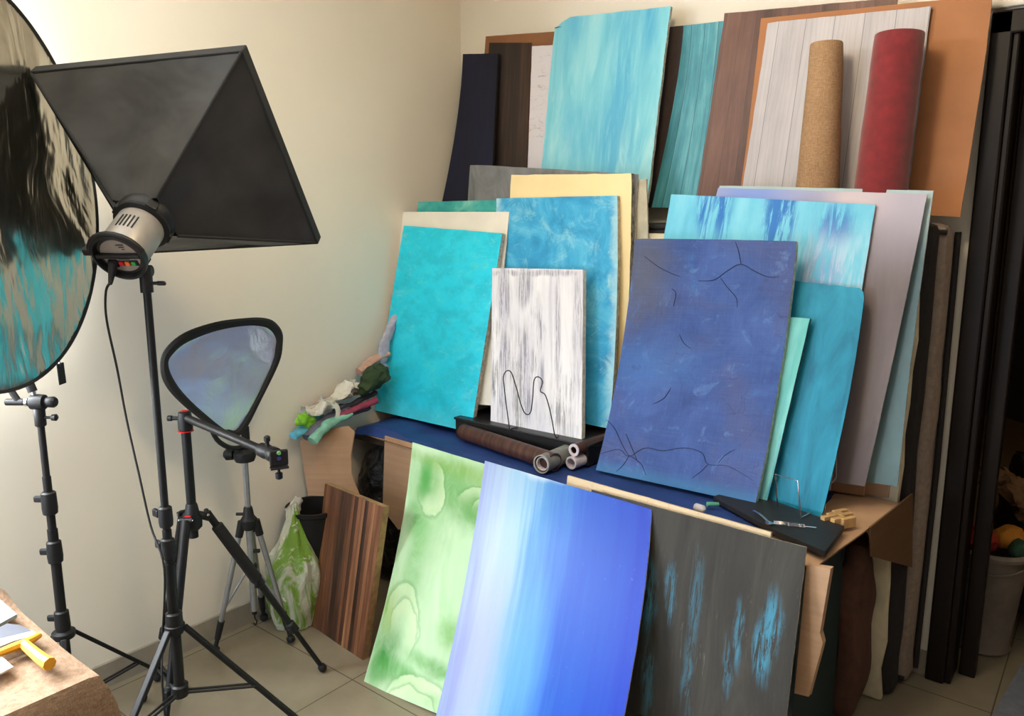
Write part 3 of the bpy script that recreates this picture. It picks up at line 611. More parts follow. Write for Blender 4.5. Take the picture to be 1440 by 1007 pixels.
# painted cracks on the navy board
cr = MB()
def crack(pxs, w=.0028):
    pts = [uvon(nb, *q) for q in pxs]
    for p_ in pts:
        v = min(1, max(0, p_.z/.845)); p_.y = .022*4*v*(1-v) - .0012
    cr.path(pts, w*.6, seg=5, sub=5, flat=.5, rf=lambda t: .35+.8*math.sin(PI*min(1, t*.8+.15)))
for q in ([(980, 394), (1002, 393), (1022, 380), (1041, 371), (1062, 382), (1080, 389), (1094, 388)], [(1012, 391), (1022, 405), (1033, 418), (1034, 432)], [(1041, 371), (1038, 352), (1034, 340)],
          [(838, 640), (868, 632), (883, 642), (905, 630), (930, 634), (960, 630), (985, 637), (994, 653), (1020, 655), (1040, 665), (1058, 676)],
          [(883, 642), (875, 655), (866, 663)], [(883, 642), (873, 625), (862, 603), (850, 590)], [(883, 640), (900, 652), (908, 668)], [(994, 653), (985, 663), (972, 673)], [(1008, 652), (1018, 640), (1032, 632)],
          [(905, 360), (925, 375), (945, 385), (955, 388)], [(952, 470), (958, 482), (968, 490)], [(944, 430), (948, 412), (942, 405)], [(878, 610), (886, 628), (896, 650)], [(940, 545), (930, 560), (915, 568)]): crack(q)
co = part(cr, 'painted_crack', flat('crack_line', (18, 26, 58), .8), empty('zz', (0, 0, 0), None, None)); z_ = co.parent; co.parent = nb; bpy.data.objects.remove(z_)
co['label'] = 'thin dark crack lines'

# card packing under the lavender board, small box
for (px, py, sz, lab) in (((1197), 688, (.11, .10, .045), 'flat brown cardboard pack under the lavender board corner'), (1236, 690, (.09, .13, .045), 'small brown cardboard box on the table end beside the lavender board')):
    q = atz(px, py, .735)
    o = MB(); o.box((q.x-.02, q.y+.03+sz[1]*.1, TB+.0255), sz, rot=(0, 0, .15), bev=.003); tag(o.build('cardboard_box', M_CARD, loc=(0, 0, 0)), lab, 'box')

# ------------------------------------------------------------------ upper boards on top of the mattresses
UB = 1.603
board('backdrop_board', M_NAVYFAR, (-2.45, 2.72, UB, 0, .12), [(651, 76), (700, 75), (690, 285), (618, 300)], .012, 'midnight blue board in the corner, leftmost of the upper row', 'board', edge=M_RUB, mids=[(641, 180), None])
bf = board('backdrop_board', M_MDF2, (-2.2, 2.795, UB, .03, .07), [(683, 51), (800, 43), (800, 292), (666, 296)], .006, 'brown fibreboard behind the dark wood veneer sheet', 'board', edge=M_EDGEB)
board('veneer_sheet', M_VENEER, (-2.2, 2.775, UB, .03, .075), [(688, 60), (747, 60), (738, 292), (672, 292)], .003, 'dark striped wood veneer sheet leaning on the brown fibreboard', 'sheet', edge=M_EDGEB, ragged=.0004)
board('marble_sheet', M_MARBLE, (-2.0, 2.755, UB, .03, .08), [(748, 65), (800, 62), (800, 292), (740, 292)], .003, 'white marble print sheet between the dark veneer and the big sky blue board', 'sheet', edge=M_EDGEW, ragged=.002)
board('backdrop_board', M_SKY, (-1.72, 2.70, UB, .03, .10), [(781, 26), (943, 9), (910, 285), (757, 285)], .016, 'tall sky blue streaked board with a clipped top left corner', 'board', edge=M_EDGE, corner=.045, ragged=.003, mids=[None, (925, 158)])
board('backdrop_board', M_DARKB, (-1.5, 2.835, UB, .02, .05), [(938, 38), (985, 34), (960, 292), (900, 292)], .008, 'dark umber board in the gap right of the tall sky blue board', 'board', edge=M_RUB)
board('backdrop_sheet', M_PTEAL, (-1.36, 2.815, UB, .02, .065), [(961, 36), (1030, 28), (1000, 292), (916, 292)], .003, 'curved teal wood plank print sheet left of the brown plank board', 'sheet', mids=[(948, 140), None], sag=.008, edge=M_EDGEB)
board('backdrop_board', M_PBROWN, (-1.0, 2.785, UB, .02, .065), [(1019, 19), (1262, -4), (1240, 292), (978, 292)], .006, 'brown wood plank print board behind the large tan fibreboard', 'board', edge=M_EDGEB, ragged=.002)
board('backdrop_board', M_MDF, (-.76, 2.765, UB, .02, .06), [(1070, 26), (1396, -8), (1350, 305), (1038, 290)], .005, 'large plain tan fibreboard, rightmost of the upper row beside the doorway', 'board', edge=M_EDGEB, mids=[(1056, 150), (1381, 110)])
board('backdrop_board', M_PWHITE, (-.84, 2.745, UB, .02, .065), [(1080, 32), (1309, 9), (1275, 290), (1040, 290)], .005, 'white washed plank print board behind the two upright rolls', 'board', edge=M_DWOOD, ragged=.002)
def cone_roll(name, mat, pb, pt, rb, rt, label, end):
    e = empty(name, (pb[0], pb[1], UB), label, 'roll'); pb, pt = Vector(pb), Vector(pt); d = (pt-pb); x, y, dd = frame(d); m = MB(); rings = []
    turns = 2.3; n = 120; ins = []; outs = []
    L = d.length
    m.lathe([(rb*.86, 0), (rb, 0), (rb*.97+rt*.03, L*.05)] + [(rb+(rt-rb)*k/12, L*k/12) for k in range(1, 12)] + [(rt, L*.995), (rt*.97, L), (rt*.86, L), (rt*.84, L*.97), (rb*.84, 0)], pb, d, seg=40, cap=False)
    for v in m.bm.verts: v.co += Vector((nz(v.co, 14, 2), nz(v.co, 14, 5), 0))*.002
    part(m, 'roll', mat, e); s = MB(); pts = []
    for k in range(n):
        a = 2*PI*turns*k/n; r = rt*(.80-.30*k/n); pts.append((pt - dd*.004 + (x*math.cos(a)+y*math.sin(a))*r))
    rr = [[p_ , p_-dd*.06, p_-dd*.06+(p_-pt).normalized()*.0015, p_+(p_-pt).normalized()*.0015] for p_ in pts]
    s.rings(rr); part(s, 'inner_turns', end, e); return e
M_REDF = flat('red_felt', (122, 32, 38), .92, var=.12, vs=30, bump=.2, Sheen_Weight=.35)
cone_roll('burlap_roll', M_BURLAP2, (-.835, 2.655, UB), (-.842, 2.672, 2.168), .072, .050, 'brown burlap roll standing on end in front of the white plank board', M_BURLAP2)
cone_roll('felt_roll', M_REDF, (-.645, 2.65, UB), (-.625, 2.665, 2.165), .078, .070, 'dark red felt roll standing on end at the right of the burlap roll', M_REDF)

# ------------------------------------------------------------------ front row on the floor
board('cutting_board', M_WALNUT, (-2.246, 1.709, 0.002, -.09, .176), [(457, 680), (539, 713), (510, 931), (437, 878)], .028, 'striped laminated walnut board leaning on the floor beside the plastic bag', 'board', edge=flat('pale_walnut_edge', (150, 118, 82), .6, var=.2), ragged=.0003)
board('backdrop_board', M_GREEN, (-1.73, 1.62, 0.002, .05, .53), [(580, 622), (720, 664), (646, 1017), (511, 960)], .004, 'green and white watercolour board standing on the floor, leftmost of the front boards', 'board', mids=[(558, 775), None], sag=.012, edge=M_EDGEW)
board('backdrop_board', M_BLUE, (-1.4, 1.585, 0.002, .05, .43), [(682, 648), (916, 716), (856, 1105), (605, 1040)], .005, 'large blue gradient board, pale lilac to deep blue, overlapping the green board', 'board', mids=[(650, 840), (898, 890)], edge=M_EDGEW)
board('backdrop_board', M_WG, (-.95, 1.80, 0.002, 0, .20), [(832, 688), (1134, 770), (1099, 1064), (800, 975)], .006, 'weathered dark grey board with cyan scrapes, rightmost of the front boards', 'board', edge=M_EDGE)
g = G('paint_spattered_wood'); n1 = g.noise(sc=(14, 3, 8), scale=1, detail=6, rough=.7); cc = g.mix(g.rng(n1, .56, .66), (214, 194, 162), (206, 104, 58))
M_SPAT = g.done(g.mix(g.rng(g.noise(scale=12, loc=(4, 2, 1)), .6, .68, 0, .6), cc, (120, 96, 72)), .6)
board('plywood_board', M_SPAT, (-.95, 1.822, 0.002, 0, .205), [(798, 669), (1084, 749), (1050, 1040), (770, 960)], .012, 'paint spattered plywood board whose top edge shows above the dark grey board', 'board', edge=M_SPAT)

# ------------------------------------------------------------------ tubes in front of the whitewashed panel
def tube_roll(p0, p1, r, wall, mat, endm, label, inner=None):
    e = empty('paper_tube', (p0[0], p0[1], p0[2]-r), label, 'tube'); p0, p1 = Vector(p0), Vector(p1); L = (p1-p0).length
    m = MB(); m.lathe([(r-wall, 0), (r, 0), (r, L), (r-wall, L), (r-wall, 0)], p0, p1-p0, seg=32, cap=False)
    bmesh.ops.subdivide_edges(m.bm, edges=[q for q in m.bm.edges if q.calc_length() > .2], cuts=10)
    part(m, 'tube', mat, e)
    k = MB(); k.lathe([(r-wall-.0005, -.001), (r+.0004, -.001), (r+.0004, .004), (r-wall-.0005, .004), (r-wall-.0005, -.001)], p0, p1-p0, seg=32, cap=False); part(k, 'end_rim', endm, e)
    if inner:
        k = MB(); ri = (r-wall)*.82; k.lathe([(ri-.003, .006), (ri, .006), (ri, L*.95), (ri-.003, L*.95), (ri-.003, .006)], p0, p1-p0, seg=28, cap=False); part(k, 'inner_tube', inner, e)
    return e
g = G('brown_wood_wrap'); nn = g.noise(sc=(60, 4, 4), scale=1, detail=6, rough=.65); M_BWRAP = g.done(g.ramp(nn, [(.3, (40, 22, 18)), (.5, (66, 38, 30)), (.72, (100, 64, 52))]), .45)
M_GREYW = flat('grey_paper', (120, 122, 120), .5, var=.1); M_LIL = flat('pale_lilac_card', (206, 196, 204), .6, var=.05)
z0 = .717+.003
a = atz(780, 650, z0+.034); c_ = atz(652, 607, z0+.034)
tube_roll(a, c_, .033, .0025, M_BWRAP, M_BWRAP, 'long brown wood grain roll lying along the table edge below the turquoise board', M_DWOOD)
a = atz(766, 649, z0+.033); c_ = atz(842, 607, z0+.033)
tube_roll(a+Vector((.01, -.035, 0)), c_+Vector((.06, .05, 0)), .033, .0025, M_GREYW, flat('clear_end', (170, 172, 172), .3), 'wide dark grey tube, largest of the three tubes pointing forward', M_LIL)
a = atz(803, 651, z0+.024); tube_roll(a, a+Vector((.02, .32, 0)), .0235, .006, M_LIL, M_LIL, 'pale lilac cardboard tube lying under the upper small tube')
a2 = a + Vector((.004, .01, .0462)); tube_roll(a2, a2+Vector((.02, .30, .0)), .0225, .009, M_BWRAP, M_LIL, 'small tube with a white rim lying on top of the lilac tube')

# ------------------------------------------------------------------ black wire plate stand in front of the whitewashed panel
def wire_on(px, y, dy=0): return aty(px[0], px[1], y)
e = empty('wire_stand', (-1.79, 2.29, .717), 'thin black wire plate stand in front of the whitewashed panel', 'stand')
pts = [(717, 606), (712, 570), (709, 544), (708, 530), (712, 522), (719, 524), (726, 545), (733, 570), (739, 582), (746, 580), (749, 560), (751, 535), (757, 530), (763, 537), (760, 550), (767, 556), (774, 580), (780, 612)]
m = MB(); n = len(pts); P3 = []
for i, q in enumerate(pts):
    h = (612-q[1])/90; y = 2.262 + .035*h; P3.append(aty(*q, y))
m.path(P3, .0022, sub=5); part(m, 'front_wire', M_BLACK, e)
m = MB(); zb = .8055
m.path([P3[0], Vector((P3[0].x, 2.275, zb)), Vector((P3[0].x+.01, 2.30, zb))], .0022); part(m, 'foot_wire', M_BLACK, e); m = MB(); m.path([P3[-1], Vector((P3[-1].x, 2.275, zb)), Vector((P3[-1].x-.01, 2.30, zb))], .0022)
part(m, 'foot_wire', M_BLACK, e)
# black slab at the right of the table with clips, wire stand, blocks
q = [atz(1003, 704, .725), atz(1035, 690, .725), atz(1187, 746, .725), atz(1160, 782, .725), atz(1090, 752, .725)]
m = plate([Vector((v.x, v.y, .722)) for v in q], .016, (0, 0, 1)); tag(m.build('slate_slab', flat('black_slab', (30, 31, 34), .55, var=.15, vs=20), loc=(0, 0, 0)), 'flat black slab on the front right corner of the table under the steel clamp', 'slab')
def wire_stand(p, label):
    e = empty('wire_stand', (p[0][0], p[0][1], .718), label, 'stand')
    part(MB().path(p, .0022, sub=0), 'wire', M_CHROME, e); return e
a = atz(1126, 728, .742); tp = aty(1122, 676, a.y); lf = aty(1090, 667, a.y+.01); bk = Vector((lf.x, lf.y+.04, .742))
wire_stand([tuple(bk), tuple(lf), tuple(tp), (a.x, a.y, .7415), (a.x+.01, a.y+.06, .7415)], 'silver wire plate stand holding up the plain teal board')
a = aty(1176, 626, 2.43); b_ = aty(1176, 672, 2.42); c2 = aty(1160, 690, 2.40)
wire_stand([tuple(a), tuple(b_), tuple(c2), (c2.x+.01, c2.y-.02, .72)], 'second wire stand between the teal board and the lavender board')
e = empty('spring_clamp', tuple(atz(1115, 738, .739)), 'steel clamp with coil springs lying on the black slab', 'clamp'); O = Vector(e.location)
s1, s2 = atz(1088, 735, .746), atz(1132, 740, .746)
m = MB()
for off in (-.007, .007):
    pp = []; dd = (s2-s1).normalized(); xx, yy, _ = frame(dd); o2 = Vector((-dd.y, dd.x, 0))*off
    for k in range(200): t_ = k/199; a_ = t_*2*PI*22; pp.append(s1 + (s2-s1)*t_ + o2 + (xx*math.cos(a_)+yy*math.sin(a_))*.0036)
    m.path(pp, .0009, seg=5)
part(m, 'spring', M_CHROME, e)
m = MB(); h1 = atz(1082, 735, .745); h0 = atz(1060, 718, .745); m.path([h0, (h0+h1)/2+Vector((0, 0, .004)), h1], .004, sub=4, flat=.5); part(m, 'handle', M_CHROME, e); m = MB(); m.lathe([(.001, 0), (.012, .001), (.013, .004), (.004, .007)], h1-Vector((0, 0, .004)), (0, 0, 1)); part(m, 'pivot', M_CHROME, e); m = MB(); m.path([s2, s2+(s2-s1).normalized()*.03], .003, flat=.5); part(m, 'jaw', M_CHROME, e)
for k, (px, py) in enumerate(((1158, 741), (1166, 737), (1174, 733), (1181, 738), (1172, 744), (1185, 744))):
    q = atz(px+3, py-8, .74); o = MB(); o.box((q.x+.012*0, q.y+.03, TB+.017), (.017, .05, .030), rot=(0, 0, -.5), bev=.002); o = o.build('wooden_block', flat('pale_wood', (196, 156, 104), .6) if k == 0 else bpy.data.materials['pale_wood'], loc=(0, 0, 0)); tag(o, 'small pale wooden block in the cluster behind the black slab', 'block', 'wooden blocks behind the black slab')
q = atz(984, 716, .73); tag(blob((q.x, q.y, .735), (.022, .014, .012), 3, .4, 40, 3, zmin=.7235).build('crumpled_wrapper', flat('pale_wrapper', (190, 190, 200), .4), loc=(0, 0, 0)), 'small crumpled pale wrapper beside the plywood edge', 'wrapper')
q = atz(1001, 711, .73); m = MB().tube(q+Vector((-.012, -.01, .004)), q+Vector((.016, .014, .004)), .008, .006); tag(m.build('glue_cap', flat('mint_plastic', (96, 176, 150), .4), loc=(0, 0, 0)), 'little mint green cap beside the black slab', 'cap')

# boards and things under the right end of the table
M_DTEAL = strokes('dark_teal_paint', [(.3, (22, 40, 42)), (.7, (34, 56, 58))], 6, 6)
m = sheet([(-.605, 2.02, .003), (-.595, 2.40, .003), (-.60, 2.40, .655), (-.61, 2.02, .655)], .012, M_DTEAL, '', (6, 10), .002)
tag(m.build('backdrop_board', M_DTEAL, loc=(0, 0, 0)), 'dark teal board standing under the right end of the table', 'board')
tag(slab('brown_blanket', flat('brown_fabric', (84, 54, 42), .9, bump=.2), -.62, -.545, 2.42, 2.585, .003, .62, None, None, wr=.03, bev=.03, seed=12), 'reddish brown folded cloth stuffed under the right end of the table', 'cloth')
# ------------------------------------------------------------------ cloths on the left end of the table
def cl(name, mat, mb, label, cat='cloth'): return tag(mb.build(name, mat, loc=(0, 0, 0)), label, cat)
def fab(n, c): return flat(n, c, .9, var=.12, vs=25, bump=.25)
zt = .712
A = lambda px, py, z: atz(px, py, z)
def lim(v, lo=-2.60): v.x = max(v.x, lo); return v
X_ = lambda px, py, x=-2.56: atx(px, py, x)
cl('folded_cloth', fab('cyan_fabric', (92, 172, 200)), clothroll([X_(411, 612, -2.575), X_(424, 606, -2.58), X_(440, 596, -2.585), X_(455, 586, -2.59)], .025, 1, .6), 'light cyan cloth end drooping over the cardboard corner, leftmost of the cloth pile')
cl('folded_cloth', fab('slate_fabric', (96, 96, 112)), clothroll([X_(432, 617, -2.54), X_(445, 602, -2.545), X_(464, 588, -2.55), X_(488, 574, -2.555)], .030, 2, .7), 'grey folded cloth between the cyan and mint cloths')
cl('folded_cloth', fab('mint_fabric', (126, 184, 164)), clothroll([X_(440, 621, -2.49), X_(452, 606, -2.50), X_(468, 593, -2.51), X_(490, 582, -2.52)], .024, 3, .7), 'mint green folded cloth at the front of the cloth pile')
cl('folded_cloth', fab('dark_slate_fabric', (62, 64, 80)), clothroll([X_(468, 596, -2.53), X_(492, 583, -2.53), X_(520, 573, -2.53)], .014, 4, .6), 'dark slate cloth under the crimson cloth')
cl('folded_cloth', fab('crimson_fabric', (150, 60, 84)), clothroll([X_(474, 586, -2.52), X_(500, 575, -2.52), X_(528, 563, -2.52)], .017, 5, .8), 'crimson folded cloth beside the turquoise board')
cl('folded_cloth', fab('charcoal_cloth', (54, 48, 56)), clothroll([X_(478, 576, -2.55), X_(500, 566, -2.55), X_(528, 552, -2.55)], .016, 6, .7), 'charcoal cloth on top of the crimson cloth')
cl('folded_cloth', fab('beige_fabric', (176, 138, 112)), clothroll([X_(438, 577, -2.60), X_(465, 562, -2.60), X_(500, 550, -2.60)], .022, 7, .8), 'beige brown cloth behind the white plastic bag')
M_LIME = flat('lime_plastic', (130, 196, 50), .3, var=.25, vs=30, bump=.4)
cl('plastic_wrapper', M_LIME, blob(X_(432, 590, -2.57), (.032, .055, .032), 4, .5, 18, 5, crease=.7, xmin=-2.63), 'crumpled lime green plastic wrapper on the cloth pile', 'wrapper')
g = G('white_film'); n_ = g.noise(scale=25, detail=6, dist=1); g.bump(n_, .8, .01)
M_FILM = g.done((224, 220, 208), .3, Alpha=.85)
cl('plastic_bag', M_FILM, clothroll([X_(430, 577, -2.585), X_(450, 574, -2.55), X_(470, 562, -2.55), X_(490, 547, -2.56), X_(502, 539, -2.57)], .036, 8, .55, seg=32, amp=.5), 'crumpled translucent white plastic bag on top of the cloth pile', 'bag')
cl('plastic_bag', M_FILM, clothroll([X_(468, 566, -2.53), X_(474, 578, -2.51), X_(473, 593, -2.50)], .013, 13, .4, seg=20, amp=.4), 'white plastic bag corner hanging down over the mint cloth', 'bag')
cl('folded_cloth', fab('dark_olive_fabric', (48, 66, 38)), blob(X_(527, 532, -2.52), (.05, .10, .05), 9, .35, 13, 5, rot=(.55, 0, 0), crease=.5), 'dark olive green bundled cloth against the turquoise board')
cl('folded_cloth', fab('peach_fabric', (190, 150, 134)), clothroll([X_(505, 522, -2.59), X_(522, 508, -2.59), X_(545, 496, -2.58)], .022, 10, .8), 'peach cloth peeking above the dark olive bundle')
cl('scarf', fab('pale_grey_scarf', (168, 166, 184)), clothroll([X_(542, 520, -2.58), X_(538, 496, -2.58), X_(545, 474, -2.58), X_(552, 456, -2.58), X_(562, 440, -2.58)], .022, 11, .7, amp=.3), 'pale grey scarf hanging beside the left edge of the turquoise board', 'scarf')
cl('folded_cloth', fab('dark_lining', (52, 50, 60)), blob((-2.50, 2.50, .93), (.10, .08, .22), 12, .15, 7, 4, zmin=.735, xmin=-2.62), 'dark bundle filling the space behind the turquoise board')

# ------------------------------------------------------------------ under the table
g = G('black_bin_film'); n_ = g.noise(scale=18, detail=6, dist=1.5); g.bump(n_, 1.0, .02)
M_BIN = g.done((14, 14, 16), .28)
cl('black_bag', M_BIN, blob((-2.46, 2.19, .36), (.18, .10, .29), 3, .12, 7, 5, crease=.25, zmin=.003, xmin=-2.625), 'shiny black plastic bag stuffed under the table between the cardboard flaps', 'bag')
cl('cardboard_box', flat('shade_filler_card', (30, 24, 20), .85), MB().box((-2.36, 2.45, .235), (.34, .18, .465), bev=.004), 'added near black carton giving shade under the table behind the black plastic bag', 'box')  # carton added, near black to stand for the darkness under the table
bk = empty('bucket', (-2.50, 1.83, 0), 'black plastic bucket on the floor behind the green and white bag', 'bucket')
m = MB(); m.lathe([(.085, .0), (.095, .02), (.112, .44), (.119, .445), (.119, .46), (.106, .46), (.09, .03), (.0, .03)], (-2.50, 1.83, 0.001), seg=40, cap=False); part(m, 'body', M_PLAS, bk)
# green and white plastic bag
bg = empty('plastic_bag', (-2.50, 1.70, 0), 'translucent green and white plastic bag standing on the floor beside the walnut board', 'bag')
m = MB(); rg = []
for k in range(30):
    t_ = k/29; z = .004+.49*t_; r = (.085+.025*math.sin(PI*min(1, t_*1.4)))*(1 if t_ < .55 else max(.12, 1-(t_-.55)*1.9)); row = []
    for j in range(48):
        a_ = 2*PI*j/48; rr = r*(1+.22*nz((math.cos(a_)*1.2, math.sin(a_)*1.2, z*3), 1.6, 2)+.10*nz((math.cos(a_)*3, math.sin(a_)*3, z*5), 2.0, 7)+.06*math.sin(a_*9+z*14)*t_)
        row.append((max(-2.625, -2.50+.012*t_+math.cos(a_)*rr), 1.70+.02*t_+math.sin(a_)*rr*.9, z + .012*math.sin(a_*5)*(t_ > .9)))
    rg.append(row)
m.rings(rg, cap=True)
g = G('green_print_film'); v = g.warp(.25, 6); n_ = g.noise(sc=(7, 7, 2.2), scale=1, detail=4, dist=1.2, loc=(3, 1, 0)); fi = g.noise(scale=30, detail=5, dist=1)
col = g.mix(g.rng(n_, .50, .58), (200, 206, 190), (122, 164, 62)); col = g.mix(g.rng(fi, .6, .7, 0, .7), col, (236, 238, 232)); g.bump(fi, .7, .012)
part(m, 'bag_body', g.done(col, .25, Alpha=.93), bg)
part(clothroll([(-2.49, 1.72, .44), (-2.50, 1.72, .48), (-2.475, 1.74, .52)], .022, 21, .6, seg=24, amp=.5), 'knot', M_FILM, bg)

# ------------------------------------------------------------------ light stand + softbox
def leg_clip(m, p, d, r, h, knob=True, kd=(1, 0, 0)):
    p = Vector(p); m.lathe([(r*1.0, -h/2), (r*1.35, -h/2+.004), (r*1.45, -h*.2), (r*1.35, h/2-.004), (r, h/2)], p, d, seg=18)
SP = Vector((-2.055, .997, 0))
st = empty('light_stand', tuple(SP), 'tall black light stand carrying the softbox lamp, left of the camera tripod', 'stand')
top = 1.47
m = MB(); m.tube(SP+Vector((0, 0, .72)), SP+Vector((0, 0, top)), .0105); part(m, 'upper_pole', M_BLACK, st)
m = MB(); m.tube(SP+Vector((0, 0, .62)), SP+Vector((0, 0, .74)), .0125); part(m, 'middle_pole', M_BLACK, st)
m = MB(); m.tube(SP+Vector((0, 0, .22)), SP+Vector((0, 0, .64)), .0150); part(m, 'lower_pole', M_BLACK, st)
for zc in (.78, .685):
    m = MB(); leg_clip(m, SP+Vector((0, 0, zc)), (0, 0, 1), .0135, .062); m.box(SP+Vector((-.028, -.012, zc+.008)), (.03, .012, .022), bev=.003); part(m, 'clamp_collar', M_PLAS, st)
m = MB(); leg_clip(m, SP+Vector((0, 0, .455)), (0, 0, 1), .017, .07); m.lathe([(.02, 0), (.028, .003), (.028, .02), (.02, .024)], SP+Vector((0, 0, .43)), (0, 0, 1)); part(m, 'hub', M_PLAS, st)
m = MB(); leg_clip(m, SP+Vector((0, 0, .24)), (0, 0, 1), .017, .04); part(m, 'lower_collar', M_PLAS, st)
for an in (51, 171, 291):
    a_ = math.radians(an); d = Vector((math.cos(a_), math.sin(a_), 0)); hp = SP+d*.026+Vector((0, 0, .442)); ft = SP+d*.40+Vector((0, 0, .014)); sd = Vector((-d.y, d.x, 0))
    m = MB(); m.box((hp+ft)/2, ((ft-hp).length, .020, .013), ax=((ft-hp).normalized(), sd, (ft-hp).normalized().cross(sd)), bev=.003); lg = part(m, 'leg', M_BLACK, st)
    m = MB(); m.lathe([(.009, -.03), (.013, -.02), (.014, .0), (.010, .008)], ft-Vector((0, 0, 0)), (ft-hp).normalized()); part(m, 'foot', M_RUB, st, owner=lg)
    md = hp+(ft-hp)*.5; c0 = SP+d*.022+Vector((0, 0, .235)); m = MB()
    for o_ in (-.008, .008): m.tube(c0+sd*o_, md+sd*o_, .004)
    m.tube(md-sd*.014, md+sd*.014, .004); part(m, 'brace', M_BLACK, st)
# softbox
K = 1.033
def kk(v): return Vector((v[0]*K, v[1]*K, 1.6+(v[2]-1.6)*K))
TL, TR, BR, BL = [kk(v) for v in ((-2.324, .868, 1.989), (-1.807, 1.165, 2.023), (-1.958, 1.485, 1.539), (-2.476, 1.189, 1.505))]
CN = (TL+TR+BR+BL)/4; BN = (TR-TL).cross(BL-TL).normalized()
if BN.dot(C0-CN) < 0: BN = -BN
AP = CN + BN*.27    # centre of the speed ring
sbx = empty('softbox', tuple(AP), 'large square black softbox seen from behind, fixed to the grey studio lamp', 'softbox')
X = (TR-TL).normalized(); Y = (TL-BL).normalized()
g = G('black_nylon'); n_ = g.noise(scale=6, detail=3, rough=.5, dist=.2); g.bump(n_, .3, .03)
M_NYL = g.done(g.ramp(n_, [(.35, (24, 23, 24)), (.7, (46, 44, 43))]), .5, spec=.35, Sheen_Weight=.15)
M_BIND = flat('black_binding', (20, 20, 21), .75, bump=.2)
RC = [AP+X*sx*.062+Y*sy*.062 for sx, sy in ((-1, 1), (1, 1), (1, -1), (-1, -1))]
RM = [TL, TR, BR, BL]
for k in range(4):
    a0, a1, b0, b1 = RC[k], RC[(k+1) % 4], RM[k], RM[(k+1) % 4]; m = MB(); V = {}; nu, nv = 16, 20
    nrm = (a1-a0).cross(b0-a0).normalized(); 
    if nrm.dot((a0+a1)/2-AP) < 0: nrm = -nrm
    for i in range(nu+1):
        for j in range(nv+1):
            u, v_ = i/nu, j/nv; p = (a0*(1-u)+a1*u)*(1-v_)+(b0*(1-u)+b1*u)*v_
            p = p - nrm*(.020*math.sin(PI*u)*math.sin(PI*min(1, v_*1.0))) + nrm*.006*nz(p, 9, k)*math.sin(PI*u)
            V[i, j, 0] = m.bm.verts.new(p); V[i, j, 1] = m.bm.verts.new(p-nrm*.0015)
    gridfaces(m, V, nu, nv); o = part(m, 'fabric_panel', M_NYL, sbx)
m = MB()
for k in range(4): m.path([RC[k], RC[k]+(RM[k]-RC[k])*.5, RM[k]], .0045, seg=8)
part(m, 'seam', M_BIND, sbx)
for k in range(4):
    a0, b0 = RM[k], RM[(k+1) % 4]; d = (b0-a0).normalized(); s_ = BN.cross(d)
    m = MB(); m.box((a0+b0)/2-BN*.016, ((b0-a0).length+.008, .010, .036), ax=(d, s_, BN), bev=.003); part(m, 'rim_band', M_BIND, sbx)
m = MB(); k4 = [v-BN*.028 for v in RM]; f0 = [m.bm.verts.new(v) for v in k4]; m.bm.faces.new(f0); part(m, 'front_diffuser', flat('white_diffuser', (232, 232, 228), .8), sbx)
# lamp head
hd = empty('studio_lamp', tuple(AP), 'silver grey studio lamp head with red, orange and green switches on its back', 'lamp')
H0 = AP+BN*.02; H1 = AP+BN*.155; M_SIL = flat('silver_grey_plastic', (146, 140, 135), .38, .25, var=.04)
m = MB(); m.lathe([(.064, -.03), (.076, -.028), (.078, -.01), (.072, .0), (.074, .012), (.064, .016)], H0, BN, seg=48); 
for k in range(4):
    a_ = PI/4+k*PI/2; p = H0+(X*math.cos(a_)+Y*math.sin(a_))*.072; m.box(p-BN*.004, (.03, .012, .028), ax=((X*-math.sin(a_)+Y*math.cos(a_)), (X*math.cos(a_)+Y*math.sin(a_)), BN), bev=.003)
part(m, 'speed_ring', M_PLAS, hd)
m = MB(); m.lathe([(.058, .0), (.062, .01), (.062, .125), (.060, .13)], H0, BN, seg=56); bd = part(m, 'body', M_SIL, hd)
upd = (Vector((0, 0, 1)) - BN*BN.z).normalized(); rgt = upd.cross(BN).normalized()
if rgt.dot(_R) < 0: rgt = -rgt
def ring_(a_, r, h): return H0 + (rgt*math.sin(a_)+upd*math.cos(a_))*r + BN*h
for k in range(5):
    m = MB(); a_ = .05+k*.16-.15; p = ring_(a_, .0622, .07); tn = (rgt*math.cos(a_)-upd*math.sin(a_)); m.box(p, (.0035, .003, .045), ax=(tn, (rgt*math.sin(a_)+upd*math.cos(a_)), BN)); part(m, 'vent_slot', M_RUB, hd, owner=bd)
# back guard and panel
m = MB(); B0 = H0+BN*.128
m.lathe([(.060, 0), (.067, .002), (.070, .012), (.070, .024), (.063, .026), (.060, .02), (.058, .012)], B0, BN, seg=48)
m.path([ring_(a_, .074 + .012*max(0, -math.cos(a_*1)), .146) for a_ in [math.radians(q_) for q_ in range(-75, 76, 15)]], .007, seg=10)
m.box(ring_(-1.35, .078, .143), (.03, .02, .018), ax=(rgt, upd, BN), bev=.004); m.box(B0+BN*.017+upd*.004, (.12, .012, .016), ax=(rgt, upd, BN), bev=.003)
part(m, 'back_guard', M_PLAS, hd)
m = MB(); m.lathe([(.001, .0), (.056, .0), (.058, .004), (.050, .013), (.001, .015)], B0, BN, seg=40, cap=False); pn = part(m, 'back_panel', M_SIL, hd)
PB = B0+BN*.016
for off, c_, nm in ((-.004, (200, 30, 36), 'red_switch'), (.013, (232, 110, 40), 'orange_switch'), (.030, (40, 150, 70), 'green_switch')):
    m = MB(); m.box(PB+rgt*off-upd*.022, (.013, .013, .008), ax=(rgt, upd, BN), bev=.002); part(m, 'switch', flat(nm, c_, .3), hd, owner=pn, label=nm.replace('_', ' '))
